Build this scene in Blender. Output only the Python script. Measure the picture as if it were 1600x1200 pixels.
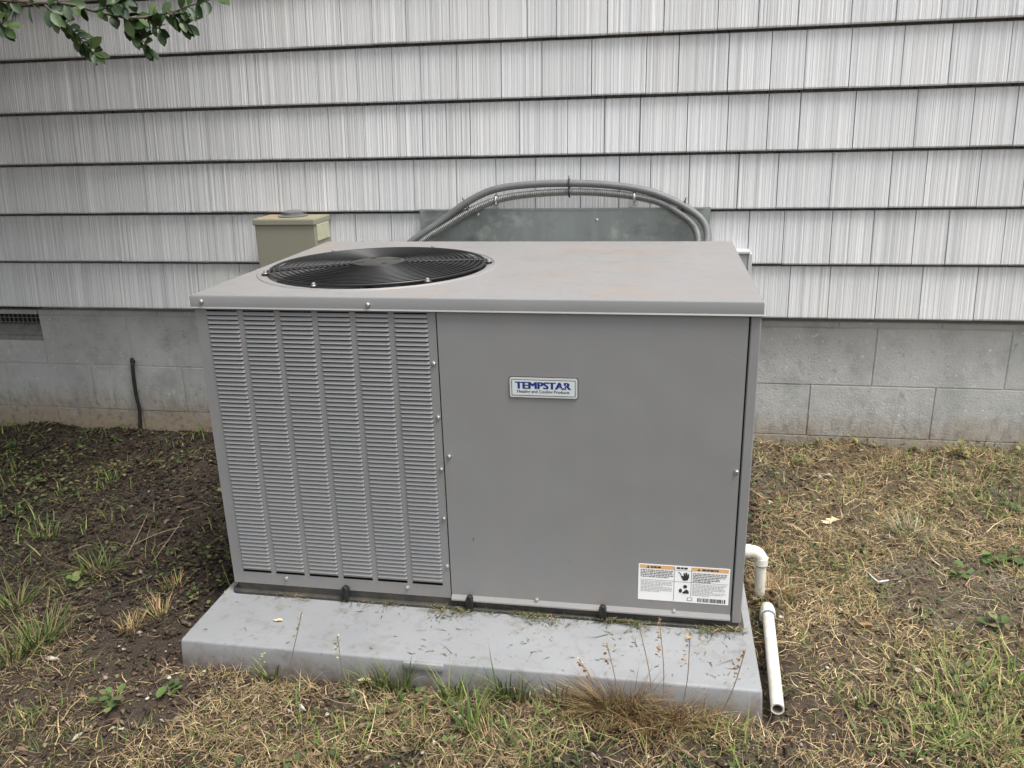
import bpy, bmesh, math, random
import numpy as np
from mathutils import Vector, Matrix
R=math.radians
random.seed(7); rng=np.random.default_rng(11)
S=bpy.context.scene
COL=S.collection
for o in list(bpy.data.objects): bpy.data.objects.remove(o)

# ---------------------------------------------------------------- camera
F_PX=1289.77; YAW=-0.1804; PIT=0.3148; ROL=0.0272
CAM=np.array([0.2727,-2.7881,1.1598])
def cam_axes():
    cy,sy=math.cos(YAW),math.sin(YAW);cp,sp=math.cos(PIT),math.sin(PIT);cr,sr=math.cos(ROL),math.sin(ROL)
    f=np.array([sy*cp,cy*cp,-sp]); r0=np.array([cy,-sy,0.]); d0=np.cross(f,r0)
    return np.array([cr*r0+sr*d0,-sr*r0+cr*d0,f])
AX=cam_axes()
cd=bpy.data.cameras.new('camera'); cam=bpy.data.objects.new('camera',cd); COL.objects.link(cam)
cd.sensor_width=36; cd.lens=F_PX/1600*36; cd.clip_start=.02; cd.clip_end=500
r_,d_,f_=AX
cam.matrix_world=Matrix(((r_[0],-d_[0],-f_[0],CAM[0]),(r_[1],-d_[1],-f_[1],CAM[1]),(r_[2],-d_[2],-f_[2],CAM[2]),(0,0,0,1)))
S.camera=cam
# ---------------------------------------------------------------- sky, sun, exposure
SUN_EL=R(66); SUN_DIR=Vector((0.88,-0.47,0)).normalized()*math.cos(SUN_EL)+Vector((0,0,math.sin(SUN_EL)))
w=bpy.data.worlds.new('World'); S.world=w; w.use_nodes=True
nt=w.node_tree; bg=nt.nodes['Background']
sk=nt.nodes.new('ShaderNodeTexSky'); sk.sky_type='NISHITA'; sk.sun_disc=False
sk.sun_elevation=SUN_EL; sk.sun_rotation=math.atan2(SUN_DIR.x,SUN_DIR.y); sk.dust_density=4; sk.air_density=1.5
hs=nt.nodes.new('ShaderNodeHueSaturation'); hs.inputs['Saturation'].default_value=.28
nt.links.new(sk.outputs[0],hs.inputs['Color']); nt.links.new(hs.outputs[0],bg.inputs[0]); bg.inputs[1].default_value=.115
sl=bpy.data.lights.new('sun','SUN'); sl.energy=1.5; sl.angle=R(22); sl.color=(1,.985,.955)
so=bpy.data.objects.new('sun',sl); COL.objects.link(so); so.rotation_euler=SUN_DIR.to_track_quat('Z','Y').to_euler()
S.view_settings.view_transform='Standard'; S.view_settings.look='None'; S.view_settings.exposure=1.12; S.view_settings.gamma=1

# ---------------------------------------------------------------- pixel -> place helpers
def ray(u,v): return AX.T@np.array([(u-800)/F_PX,(v-600)/F_PX,1.])
def on_y(u,v,y):
    d=ray(u,v); return CAM+d*((y-CAM[1])/d[1])
def on_z(u,v,z):
    d=ray(u,v); return CAM+d*((z-CAM[2])/d[2])
def at_depth(u,v,t): return CAM+ray(u,v)*t
def smooth(a,b,x):
    t=np.clip((x-a)/(b-a),0,1); return t*t*(3-2*t)
_ph=rng.uniform(0,6.28,(24,)); _fr=rng.uniform(-1,1,(24,2))
def vnoise(x,y,s,k=0):
    r=0*x
    for i in range(6):
        j=(i*4+k)%24; a=_fr[j]; r=r+np.sin((a[0]*x+a[1]*y)*s*(1+.55*i)+_ph[(j+k)%24])
    return r/6*1.6
def gh(x,y):
    x=np.asarray(x,float);y=np.asarray(y,float)
    b=smooth(-.9,0,y)*(-.013+.053*smooth(-1.6,1.0,x))
    n=.010*vnoise(x,y,9,0)+.005*vnoise(x,y,30,1)
    inpad=smooth(.06,.0,np.maximum(np.maximum(-.80-x,x-.53),np.maximum(-1.37-y,y+.27)))
    return b+n*(1-.6*inpad)-.02*inpad
def ground(u,v):
    z=0.
    for _ in range(5):
        p=on_z(u,v,z); z=float(gh(p[0],p[1]))
    p[2]=z; return p

# ---------------------------------------------------------------- object helpers
WL={}
def link(o,parent=None,at=None):
    COL.objects.link(o)
    loc=Vector(at) if at is not None else Vector((0,0,0))
    o.location=loc; WL[o.name]=loc
    if parent is not None:
        o.parent=parent; o.matrix_parent_inverse=Matrix.Translation(-WL[parent.name])
    return o
def tag(o,label=None,cat=None,group=None,kind=None):
    for k,v in (('label',label),('category',cat),('group',group),('kind',kind)):
        if v: o[k]=v
    return o
def empty(name,loc,label,cat,group=None):
    o=bpy.data.objects.new(name,None); o.empty_display_size=.05; link(o,None,loc); return tag(o,label,cat,group)
class MB:
    def __init__(s): s.v=[];s.f=[]
    def add(s,v,f):
        b=len(s.v); s.v+=[tuple(p) for p in v]; s.f+=[tuple(i+b for i in q) for q in f]; return s
    def box(s,x0,x1,y0,y1,z0,z1):
        return s.add([(x0,y0,z0),(x1,y0,z0),(x1,y1,z0),(x0,y1,z0),(x0,y0,z1),(x1,y0,z1),(x1,y1,z1),(x0,y1,z1)],
          [(0,3,2,1),(4,5,6,7),(0,1,5,4),(1,2,6,5),(2,3,7,6),(3,0,4,7)])
    def prism(s,poly,y0,y1):      # polygon in (x,z), extruded along y
        n=len(poly)
        return s.add([(x,y0,z) for x,z in poly]+[(x,y1,z) for x,z in poly],
          [tuple(range(n)),tuple(range(2*n-1,n-1,-1))]+[(i,i+n,(i+1)%n+n,(i+1)%n) for i in range(n)])
    def lathe(s,prof,c=(0,0,0),n=16,axis='z',cap=True):
        v=[]
        for r,h in prof:
            for k in range(n):
                a=2*math.pi*k/n; x,y=r*math.cos(a),r*math.sin(a)
                p=(x,y,h) if axis=='z' else ((x,-h,y) if axis=='-y' else (h,x,y))
                v.append((p[0]+c[0],p[1]+c[1],p[2]+c[2]))
        f=[(i*n+k,i*n+(k+1)%n,(i+1)*n+(k+1)%n,(i+1)*n+k) for i in range(len(prof)-1) for k in range(n)]
        if cap: f+=[tuple(range(n-1,-1,-1)),tuple((len(prof)-1)*n+k for k in range(n))]
        return s.add(v,f)
    def tube(s,path,r,n=8,cap=True,closed=False):
        P=[Vector(p) for p in path]; m=len(P); rr=r if hasattr(r,'__len__') else [r]*m
        v=[];ref=None
        for i,p in enumerate(P):
            if closed: t=P[(i+1)%m]-P[i-1]
            else: t=P[min(i+1,m-1)]-P[max(i-1,0)]
            t.normalize()
            if ref is None: ref=Vector((0,0,1)) if abs(t.z)<.9 else Vector((1,0,0))
            a=(ref-t*ref.dot(t)).normalized(); b=t.cross(a); ref=a
            for k in range(n):
                q=2*math.pi*k/n; v.append(p+(a*math.cos(q)+b*math.sin(q))*rr[i])
        L=m if closed else m-1
        f=[(i*n+k,i*n+(k+1)%n,((i+1)%m)*n+(k+1)%n,((i+1)%m)*n+k) for i in range(L) for k in range(n)]
        if cap and not closed: f+=[tuple(range(n-1,-1,-1)),tuple((m-1)*n+k for k in range(n))]
        return s.add(v,f)
    def mesh(s,name,mat=None,smoothf=False,bevel=0,seg=2,angle=30):
        me=bpy.data.meshes.new(name); me.from_pydata(s.v,[],s.f)
        if bevel:
            bm=bmesh.new(); bm.from_mesh(me)
            E=[e for e in bm.edges if len(e.link_faces)==2 and e.calc_face_angle(0)>R(angle)]
            bmesh.ops.bevel(bm,geom=E,offset=bevel,segments=seg,affect='EDGES',profile=.5); bm.to_mesh(me); bm.free()
        if mat: me.materials.append(mat)
        if smoothf:
            me.polygons.foreach_set('use_smooth',[True]*len(me.polygons))
            if smoothf!=2 and hasattr(me,'set_sharp_from_angle'): me.set_sharp_from_angle(angle=R(35))
        me.update(); return me
    def build(s,name,mat,parent=None,at=None,**k):
        if at is not None: s.v=[(x-at[0],y-at[1],z-at[2]) for x,y,z in s.v]
        return link(bpy.data.objects.new(name,s.mesh(name,mat,**k)),parent,at)
def spline(pts,n):
    P=[np.array(p,float) for p in pts]; P=[2*P[0]-P[1]]+P+[2*P[-1]-P[-2]]; out=[]
    for i in range(1,len(P)-2):
        for k in range(n):
            t=k/n; a,b,c,d=P[i-1:i+3]
            out.append(.5*((2*b)+(-a+c)*t+(2*a-5*b+4*c-d)*t*t+(-a+3*b-3*c+d)*t**3))
    out.append(P[-2]); return out

# ---------------------------------------------------------------- materials
class M:
    def __init__(s,name,col=(.5,.5,.5),rough=.6,metal=0,spec=.5):
        s.m=bpy.data.materials.new(name); s.m.use_nodes=True; s.t=s.m.node_tree; s.b=s.t.nodes['Principled BSDF']
        s.b.inputs['Base Color'].default_value=(*col,1); s.b.inputs['Roughness'].default_value=rough
        s.b.inputs['Metallic'].default_value=metal; s.b.inputs['Specular IOR Level'].default_value=spec
        s.col=None; s.base=(*col,1); s._h=None
    def n(s,t,**k):
        x=s.t.nodes.new(t)
        for a,v in k.items():
            if a in x.inputs.keys() if hasattr(x.inputs,'keys') else False: x.inputs[a].default_value=v
            else: setattr(x,a,v)
        return x
    def l(s,a,b): s.t.links.new(a,b)
    def coord(s,scale=(1,1,1),kind='pos',off=False):
        if kind=='pos': c=s.n('ShaderNodeNewGeometry').outputs['Position']
        else: c=s.n('ShaderNodeTexCoord').outputs['Object']
        if off:
            r=s.n('ShaderNodeObjectInfo').outputs['Random']
            cm=s.n('ShaderNodeVectorMath',operation='SCALE'); cb=s.n('ShaderNodeCombineXYZ')
            s.l(r,cb.inputs[0]);s.l(r,cb.inputs[2]); s.l(cb.outputs[0],cm.inputs[0]); cm.inputs['Scale'].default_value=37.
            ad=s.n('ShaderNodeVectorMath',operation='ADD'); s.l(c,ad.inputs[0]); s.l(cm.outputs[0],ad.inputs[1]); c=ad.outputs[0]
        m=s.n('ShaderNodeVectorMath',operation='MULTIPLY'); s.l(c,m.inputs[0]); m.inputs[1].default_value=scale; return m.outputs[0]
    def noise(s,scale,vec=None,detail=4,rough=.55,dist=0):
        x=s.n('ShaderNodeTexNoise'); x.inputs['Scale'].default_value=scale; x.inputs['Detail'].default_value=detail; x.inputs['Roughness'].default_value=rough; x.inputs['Distortion'].default_value=dist
        s.l(vec if vec is not None else s.coord(),x.inputs['Vector']); return x.outputs['Fac']
    def ramp(s,fac,lo,hi,a=0,b=1):
        x=s.n('ShaderNodeMapRange'); x.clamp=True
        for i,v in zip((1,2,3,4),(lo,hi,a,b)): x.inputs[i].default_value=v
        s.l(fac,x.inputs[0]); return x.outputs[0]
    def mul(s,a,b,op='MULTIPLY'):
        x=s.n('ShaderNodeMath',operation=op)
        for i,q in enumerate((a,b)):
            if isinstance(q,(int,float)): x.inputs[i].default_value=q
            else: s.l(q,x.inputs[i])
        return x.outputs[0]
    def mix(s,fac,col,mode='MIX'):
        x=s.n('ShaderNodeMix',data_type='RGBA',blend_type=mode)
        if isinstance(fac,(int,float)): x.inputs[0].default_value=fac
        else: s.l(fac,x.inputs[0])
        if s.col is None: x.inputs[6].default_value=s.base
        else: s.l(s.col,x.inputs[6])
        if isinstance(col,tuple): x.inputs[7].default_value=(*col,1)
        else: s.l(col,x.inputs[7])
        s.col=x.outputs[2]; return s
    def bump(s,h,dist,strength=1):
        x=s.n('ShaderNodeBump'); x.inputs['Distance'].default_value=dist; x.inputs['Strength'].default_value=strength
        s.l(h,x.inputs['Height'])
        if s._h is not None: s.l(s._h,x.inputs['Normal'])
        s._h=x.outputs[0]; return s
    def rough(s,f): s.l(f,s.b.inputs['Roughness']); return s
    def done(s):
        if s.col is not None: s.l(s.col,s.b.inputs['Base Color'])
        if s._h is not None: s.l(s._h,s.b.inputs['Normal'])
        return s.m
def sepz(m,kind='pos',i=2):
    x=m.n('ShaderNodeSeparateXYZ'); m.l(m.coord(kind=kind),x.inputs[0]); return x.outputs[i]

def mat_shingle():
    m=M('weathered_shingle',(.74,.74,.745),.62)
    st=m.noise(1,m.coord((105,0,.12),off=True),3,.6)
    st2=m.noise(1,m.coord((230,0,.15),off=True),2,.6)
    br=m.noise(1,m.coord((24,0,.2),off=True),2,.5)
    m.mix(m.ramp(br,.42,.62,.0,.22),(.56,.56,.565))
    m.mix(m.ramp(st,.47,.60,.0,.50),(.42,.42,.425))
    m.mix(m.ramp(st2,.52,.62,0,.52),(.38,.38,.38))
    m.mix(m.ramp(st2,.45,.36,0,.55),(.88,.88,.88))
    m.mix(m.ramp(m.noise(2.1,m.coord((1,1,.7)),3),.5,.75,0,.45),(.68,.68,.60))
    m.mix(m.ramp(m.noise(5.5,m.coord((1.4,1,.5)),4),.55,.8,0,.35),(.56,.585,.575))
    rn=m.n('ShaderNodeObjectInfo').outputs['Random']
    m.mix(m.ramp(rn,0,1,.0,.42),(.53,.535,.54))
    gr=m.noise(1,m.coord((190,0,.15),off=True),4,.7)
    return m.bump(m.mul(gr,st,'ADD'),.006,.85).done()
def mat_block():
    m=M('painted_block',(.44,.44,.43),.9)
    m.mix(m.ramp(m.noise(3.2,detail=6),.4,.68,0,.85),(.54,.54,.525))
    m.mix(m.ramp(m.noise(9,m.coord((1,1,.6)),6,.65),.5,.72,0,.65),(.265,.268,.262))
    rn=m.n('ShaderNodeObjectInfo').outputs['Random']; m.mix(m.ramp(rn,0,1,0,.35),(.40,.41,.38)); m.mix(m.ramp(m.noise(55,detail=3),.66,.72,0,.8),(.66,.66,.64)); m.mix(m.ramp(m.noise(26,detail=5,rough=.75),.60,.72,0,.75),(.19,.19,.18)); m.mix(m.ramp(m.noise(4.5,m.coord((1,1,1.5)),6,.7),.54,.70,0,.55),(.24,.245,.24))
    # splashed soil up from the ground
    z=sepz(m); e=m.mul(m.noise(14,detail=5),.13)
    s_=m.ramp(m.mul(z,e,'SUBTRACT'),-.03,.10,.95,0); m.mix(s_,(.34,.27,.19))
    m.mix(m.mul(m.ramp(m.noise(38,detail=5,rough=.7),.52,.66,0,.7),m.ramp(z,.05,.16,1,.12)),(.13,.125,.12))
    m.mix(m.mul(m.ramp(m.noise(1,m.coord((38,38,9)),5,.75,.6),.46,.62,0,.55),m.mul(m.ramp(z,.03,.09),m.ramp(m.mul(z,m.mul(m.noise(6),.2),'SUBTRACT'),.0,.10,1,0))),(.18,.175,.165))
    m.bump(m.noise(160,detail=5,rough=.7),.004,.9); m.bump(m.noise(18,detail=3),.006,.5)
    return m.done()
def mat_paint(name,col,dirt=(.30,.24,.18),top=False):
    m=M(name,col,.42,0,.5)
    m.mix(m.ramp(m.noise(2.3,detail=5),.4,.75,0,.30),tuple(c*.86 for c in col))
    if top:
        m.mix(m.ramp(m.noise(3.6,m.coord((1,1.7,1)),5,.6),.52,.72,0,.60),(.30,.215,.165))
        m.mix(m.ramp(m.noise(16,m.coord((1,2.2,1)),5,.7),.58,.72,0,.5),(.19,.15,.125))
        m.mix(m.ramp(m.noise(90,detail=2),.72,.76,0,.8),(.10,.09,.08))
    else:
        m.mix(m.ramp(m.noise(90,m.coord((1,1,.6)),2),.765,.785,0,.7),(.07,.065,.06))
        m.mix(m.ramp(m.noise(1,m.coord((34,34,1.3)),4,.65),.52,.75,0,.08),tuple(c*1.25 for c in col))
        m.mix(m.ramp(m.noise(1,m.coord((20,20,2.2)),5,.7),.58,.75,0,.10),(.15,.14,.13))
        m.mix(m.ramp(m.noise(6,m.coord((1,1,.35)),5,.6),.55,.8,0,.18),dirt)
        z=sepz(m); m.mix(m.mul(m.ramp(z,.06,.19,.35,0),m.ramp(m.noise(30,detail=4),.35,.65)),dirt)
    m.rough(m.ramp(m.noise(12,detail=4),.3,.7,.36,.55))
    return m.bump(m.noise(420,detail=2),.0004,.35).bump(m.noise(3.5,detail=2),.012,.35).done()
def mat_pad():
    m=M('pad_composite',(.258,.262,.268),.6)
    m.mix(m.ramp(m.noise(5,detail=5),.4,.7,0,.45),(.185,.19,.196))
    m.mix(m.ramp(m.noise(24,detail=6,rough=.7),.55,.70,0,.65),(.155,.142,.122))
    m.mix(m.ramp(m.noise(140,detail=2),.70,.735,0,.85),(.12,.10,.07))
    z=sepz(m); m.mix(m.mul(m.ramp(z,-.005,.04,.8,0),m.ramp(m.noise(40,detail=4),.3,.6)),(.17,.125,.085))
    m.mix(m.ramp(m.noise(9,m.coord((1,2,1)),6,.75),.56,.72,0,.5),(.16,.15,.135))
    return m.bump(m.noise(300,detail=3),.0008,.5).bump(m.noise(6),.004,.3).done()
def mat_soil():
    m=M('soil',(.030,.020,.014),.95)
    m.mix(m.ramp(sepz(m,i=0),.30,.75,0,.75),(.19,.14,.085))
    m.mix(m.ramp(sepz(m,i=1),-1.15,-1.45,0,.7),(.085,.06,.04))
    m.mix(m.ramp(m.noise(7,detail=6,rough=.65),.45,.7,0,.5),(.075,.052,.034))
    m.mix(m.ramp(m.noise(120,detail=5,rough=.7),.52,.66,0,.5),(.14,.10,.065))
    m.mix(m.ramp(m.noise(260,detail=3,rough=.7),.5,.6,0,.6),(.03,.02,.014))
    return m.bump(m.noise(90,detail=6,rough=.7),.012,.9).bump(m.noise(350,detail=3),.004,.8).done()
def mat_attr(name,rough=.75,trans=.0):
    m=M(name,(.3,.3,.3),rough,0,.3); a=m.n('ShaderNodeVertexColor'); a.layer_name='Col'; m.col=a.outputs[0]
    return m.done()
def simple(name,col,rough=.5,metal=0,var=0,vs=20,varcol=None,bumpd=0,bs=100):
    m=M(name,col,rough,metal)
    if var: m.mix(m.ramp(m.noise(vs,detail=5,rough=.65),.42,.68,0,var),varcol or tuple(c*.5 for c in col))
    if bumpd: m.bump(m.noise(bs,detail=4),bumpd,.6)
    return m.done()
def mat_galv():
    m=M('galvanised_sheet',(.34,.365,.35),.36,.55)
    m.mix(m.ramp(m.noise(4,m.coord((1,1,.4)),5),.4,.7,0,.6),(.23,.255,.245))
    m.mix(m.ramp(m.noise(1,m.coord((60,60,6)),5,.7),.62,.75,0,.6),(.55,.55,.52))
    m.mix(m.ramp(m.noise(1,m.coord((14,14,1.2)),4),.5,.7,0,.5),(.42,.44,.43))
    m.mix(m.ramp(m.noise(13,detail=5,rough=.7),.55,.68,0,.7),(.52,.53,.50))
    m.mix(m.ramp(m.noise(8,m.coord((1,1,1.6)),3),.55,.7,0,.6),(.15,.165,.16))
    m.rough(m.ramp(m.noise(7,detail=4),.3,.7,.26,.5))
    return m.bump(m.noise(1,m.coord((9,9,1.5)),2),.02,.4).done()
MT=dict(ventbar=simple('vent_bar',(.20,.20,.18),.7,0,.5,30),cream=simple('cream_paint',(.46,.45,.33),.6,0,.5,40,(.3,.28,.16)),shroud=simple('shroud_metal',(.09,.09,.09),.5,.3,.4),shingle=mat_shingle(),block=mat_block(),paint=mat_paint('grey_enamel',(.214,.214,.216)),captop=mat_paint('grey_enamel_weathered',(.25,.243,.24),top=True),
 pad=mat_pad(),soil=mat_soil(),veg=mat_attr('dry_blades'),leafm=mat_attr('leaf_green',.45),
 mortar=simple('mortar',(.24,.235,.22),.95,0,.6,30,bumpd=.003,bs=60),
 backing=simple('siding_backing',(.03,.03,.03),.9,0,.3),
 black=simple('black_wire',(.012,.012,.013),.32,0,.4,60,(.03,.03,.03)),
 blackd=simple('dark_interior',(.015,.015,.016),.8,0,.3),
 coil=simple('coil_fins',(.03,.03,.03),.6,.3,.4),
 blade=simple('fan_blade_metal',(.04,.04,.045),.35,.6,.4,8),
 hub=simple('hub_plate',(.045,.044,.043),.5,.3,.6,40,(.10,.095,.065)),
 rail=simple('base_rail',(.030,.029,.028),.65,.1,.7,18,(.085,.07,.05),.001,80),
 screw=simple('zinc_screw',(.62,.62,.60),.28,.9,.3,200),
 rubber=simple('black_rubber',(.014,.014,.014),.55,0,.4,60,(.05,.045,.04)),
 chrome=simple('badge_silver',(.70,.72,.72),.30,.35),white=simple('label_white',(.80,.80,.79),.55,0,.12,60,(.7,.69,.66)),
 face=simple('badge_face',(.62,.67,.68),.35,.15),navy=simple('navy_print',(.010,.025,.17),.45),ink=simple('black_print',(.02,.02,.02),.6),
 grayink=simple('grey_print',(.33,.33,.33),.6),orange=simple('orange_print',(.66,.38,.18),.55),
 conduit=simple('smooth_conduit',(.145,.147,.147),.5,.0,.5,25,(.10,.10,.10),.0006,300),
 flex=simple('ribbed_conduit',(.20,.20,.195),.42,.35,.6,70,(.09,.09,.085)),
 galv=mat_galv(),box=simple('olive_box',(.255,.245,.19),.6,0,.5,9,(.25,.24,.17),.0005,200),
 boxtop=simple('rusty_lid',(.27,.25,.17),.65,0,.9,11,(.36,.22,.11),.0006,200),
 pvc=simple('pvc_white',(.70,.69,.63),.38,0,.7,22,(.52,.47,.36),.0003,120),pvcin=simple('pvc_inside',(.20,.17,.13),.9,0,.6,60),
 primer=simple('blue_primer',(.06,.13,.20),.5),bark=simple('bark',(.10,.08,.06),.9,0,.7,40,(.05,.04,.03),.004,60),
 twig=simple('twig',(.26,.20,.14),.85,0,.5,80),stone=simple('pale_stone',(.50,.46,.40),.85,0,.5,60,bumpd=.002,bs=120),
 deadleaf=simple('pale_dead_leaf',(.62,.52,.33),.7,0,.5,50,(.45,.34,.18)),brownleaf=simple('brown_dead_leaf',(.30,.17,.08),.75,0,.5,50),
 trim=simple('grey_trim',(.52,.53,.52),.6,0,.3,20),scrap=simple('white_plastic',(.72,.72,.70),.4,0,.3,40))

# ================================================================ GROUND
def build_ground():
    def axis(lo,hi,fine,far):
        a=list(np.arange(lo,hi,fine)); s=fine;x=lo
        L=[]
        while x>-far: s*=1.5;x-=s;L.append(x)
        s=fine;x=a[-1];Rr=[]
        while x<far: s*=1.5;x+=s;Rr.append(x)
        return np.array(L[::-1]+a+Rr)
    xs=axis(-2.7,1.9,.014,60); ys=axis(-2.1,.06,.014,60)
    X,Y=np.meshgrid(xs,ys,indexing='xy')
    near=np.exp(-np.maximum(0,np.hypot(X+.3,Y+1)-3)**2/2)
    clod=np.clip(vnoise(X,Y,75,2),0,1)*.0025+.0018*vnoise(X,Y,140,3)
    Z=gh(X,Y)+clod*near
    n=len(xs);v=np.stack([X,Y,Z],-1).reshape(-1,3)
    i=np.arange(len(ys)-1)[:,None]*n+np.arange(n-1)[None,:]
    f=np.stack([i,i+1,i+n+1,i+n],-1).reshape(-1,4)
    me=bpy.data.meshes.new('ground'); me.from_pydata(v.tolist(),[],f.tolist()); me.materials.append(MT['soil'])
    me.polygons.foreach_set('use_smooth',[True]*len(me.polygons))
    o=link(bpy.data.objects.new('ground',me)); tag(o,kind='structure')
build_ground()

# ================================================================ HOUSE
house=empty('house',(0,0,0),'house wall of weathered grey shingles above a grey painted block foundation','house')
EXP=.1778; Z0=.5
def build_house():
    sid=MB().box(-6,5,.0495,.12,.505,3.2).build('siding',MT['backing'],house)
    seams={0:[50,86,136,180,221,262,1230,1292,1366,1434,1519],
     1:[49,105,147,191,245,296,339,369,559,614,1167,1221,1295,1359,1423,1475,1562],
     2:[22,60,116,172,232,292,331,389,438,481,529,594,649,715,776,837,907,967,1015,1075,1151,1212,1295,1387,1441,1524,1594],
     3:[22,86,130,172,232,299,364,409,455,517,571,623,662,699,736,812,887,944,999,1072,1135,1197,1246,1331,1426,1514,1581],
     4:[15,67,115,156,205,263,316,360,405,453,496,560,615,659,715,784,847,924,1009,1059,1136,1202,1255,1325,1406,1480,1572],
     5:[34,80,131,184,240,297,350,405,462,534,584,636,704,765,824,869.5,949,1037,1121,1184,1246,1329,1399,1469,1524]}
    butt={0:[(0,474),(1600,503)],1:[(0,405),(1600,415)],2:[(0,333),(1600,324)],3:[(0,257.5),(1600,228)],4:[(0,179),(1600,128)],5:[(0,96.5),(1600,24)]}
    rr=random.Random(3); far=MB(); count=0
    def shingle(mb,x0,x1,z,dy,dz):
        g=.0012; H=EXP+.022+ (0 if dz==0 else -dz)
        sec=[(.048,H),(.048,EXP-.0075-dz),(-.002,EXP-.0095-dz),(-.0185+dy,.0045),(-.0165+dy,0.),(.048,0.)]
        v=[]
        for x in (x0+g,x1-g): v+=[(x,y,z+dz+h) for y,h in sec]
        mb.add(v,[(i,i+1,i+7,i+6) for i in range(5)]+[(5,4,3,2,1,0),(6,7,8,9,10,11)])
    for k in range(0,15):
        z=Z0+k*EXP
        xs=[]
        if k in seams:
            (u0,v0),(u1,v1)=butt[k]
            xs=[float(on_y(u,v0+(v1-v0)*u/1600,-.014)[0]) for u in seams[k]]
        if not xs: xs=[rr.uniform(-.1,.1)]
        # fill gaps and go on past the frame
        full=[xs[0]]
        for b in xs[1:]:
            gap=b-full[-1]
            if gap>.30:
                n=max(2,round(gap/.165)); a=full[-1]
                ws=np.array([rr.uniform(.7,1.3) for _ in range(n)]); ws=np.cumsum(ws/ws.sum())*gap
                full+= [a+float(q) for q in ws[:-1]]
            full.append(b)
        while full[-1]<4.9: full.append(full[-1]+rr.uniform(.11,.22))
        while full[0]>-5.9: full.insert(0,full[0]-rr.uniform(.11,.22))
        for a,b in zip(full[:-1],full[1:]):
            dy=rr.uniform(-.0012,.0012); dz=rr.choice([0,0,0,0,.0009,-.0007])
            c=(a+b)/2
            if k<=1 and a>-.56 and b<.45: continue          # behind the sheet metal panel
            if k<=6 and -2.5<c<1.85:
                mb=MB(); shingle(mb,a,b,z,dy,dz); mb.build('shingle',MT['shingle'],sid,at=(c,0,z)); count+=1
            else: shingle(far,a,b,z,dy,dz)
    o=far.build('outlying_shingles',MT['shingle'],house); tag(o,kind='stuff')
    # foundation
    fnd=MB().box(-6,5,.0332,.2,-.3,.4555).build('foundation',MT['block'],house)
    fnd.data.name='foundation'
    # cut the vent opening: rebuild core around it
    fnd.data.clear_geometry()
    core=MB().box(-6,-2.56,.0332,.2,-.3,.478).box(-2.139,5,.0332,.2,-.3,.478).box(-2.56,-2.139,.0332,.2,-.3,.355).box(-2.56,-2.139,.12,.2,.355,.504)
    fnd.data.from_pydata(core.v,[],core.f); fnd.data.update()
    def block(x0,x1,z0,z1):
        j=.0023; dy=rr.uniform(-.0010,.0010)
        MB().box(x0+j,x1-j,.030+dy,.06,z0+j*.8,z1-j*.8).build('block',MT['block'],fnd,at=((x0+x1)/2,.03,z0),bevel=.0012,seg=1)
    def course(js,z0,z1,skip=None):
        for a,b in zip(js[:-1],js[1:]):
            if skip and a>=skip[0]-.01 and b<=skip[1]+.01: continue
            block(a,b,z0,z1)
    def fill(known,lo,hi,wd=.4064):
        out=[known[0]]
        for b in known[1:]:
            gap=b-out[-1]; n=max(1,round(gap/wd)); a=out[-1]
            out+=[a+gap*(q+1)/n for q in range(n)]
        while out[0]>lo: out.insert(0,out[0]-wd)
        while out[-1]<hi: out.append(out[-1]+wd)
        return out
    course(fill([-2.56,-2.139,-1.757,.9928,1.4052],-3.4,2.6),.256,.4575,skip=(-2.56,-2.139))
    course(fill([-2.337,-1.951,-1.555,.797,1.197],-3.4,2.6),.070,.256)
    course(fill([-2.139,-1.757,.60,1.0,1.4052],-3.4,2.6),-.13,.070)
    course(fill([-2.139,-1.62,.4,.869,1.19],-3.0,2.6),.4575,.479)
    block(-2.56,-2.139,.256,.352)
    # crawl space vent
    vent=MB().prism([(-2.56,.352),(-2.139,.352),(-2.139,.372),(-2.56,.372)],.031,.13).build('crawlspace_vent',MT['mortar'],house)
    MB().add([(-2.56,.034,.373),(-2.139,.034,.373),(-2.139,.085,.402),(-2.56,.085,.402),(-2.56,.085,.372),(-2.139,.085,.372)],[(0,1,2,3),(0,3,4),(1,5,2),(3,2,5,4)]).build('sill',MT['mortar'],vent)
    MB().box(-2.56,-2.139,.112,.118,.40,.504).build('screen',MT['blackd'],vent)
    for i in range(20): 
        x=-2.545+i*.0205; MB().box(x-.0016,x+.0016,.082,.086,.402,.504).build('bar',MT['ventbar'],vent)
    for i in range(5):
        z=.414+i*.019; MB().box(-2.56,-2.141,.0795,.0822,z-.0015,z+.0015).build('bar',MT['ventbar'],vent)
    return count
NSH=build_house()

# ================================================================ EQUIPMENT PAD
def build_pad():
    x0,x1,y0,y1,zt=-.772,.503,-1.345,-.275,.049
    m=MB(); t=.006
    m.add([(x0-t,y0-t,-.05),(x1+t,y0-t,-.05),(x1+t,y1+t,-.05),(x0-t,y1+t,-.05),(x0,y0,zt),(x1,y0,zt),(x1,y1,zt),(x0,y1,zt)],
      [(0,3,2,1),(4,5,6,7),(0,1,5,4),(1,2,6,5),(2,3,7,6),(3,0,4,7)])
    o=m.build('equipment_pad',MT['pad'],None,at=(-.13,-.81,0),bevel=.006,seg=3,smoothf=True)
    tag(o,'flat grey composite pad on the dirt carrying the air conditioner','equipment pad')
    MB().box(-.245,-.155,-1.3535,-1.340,.030,.0475).build('grip_tab',MT['pad'],o,bevel=.003,smoothf=True)
build_pad()

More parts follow.
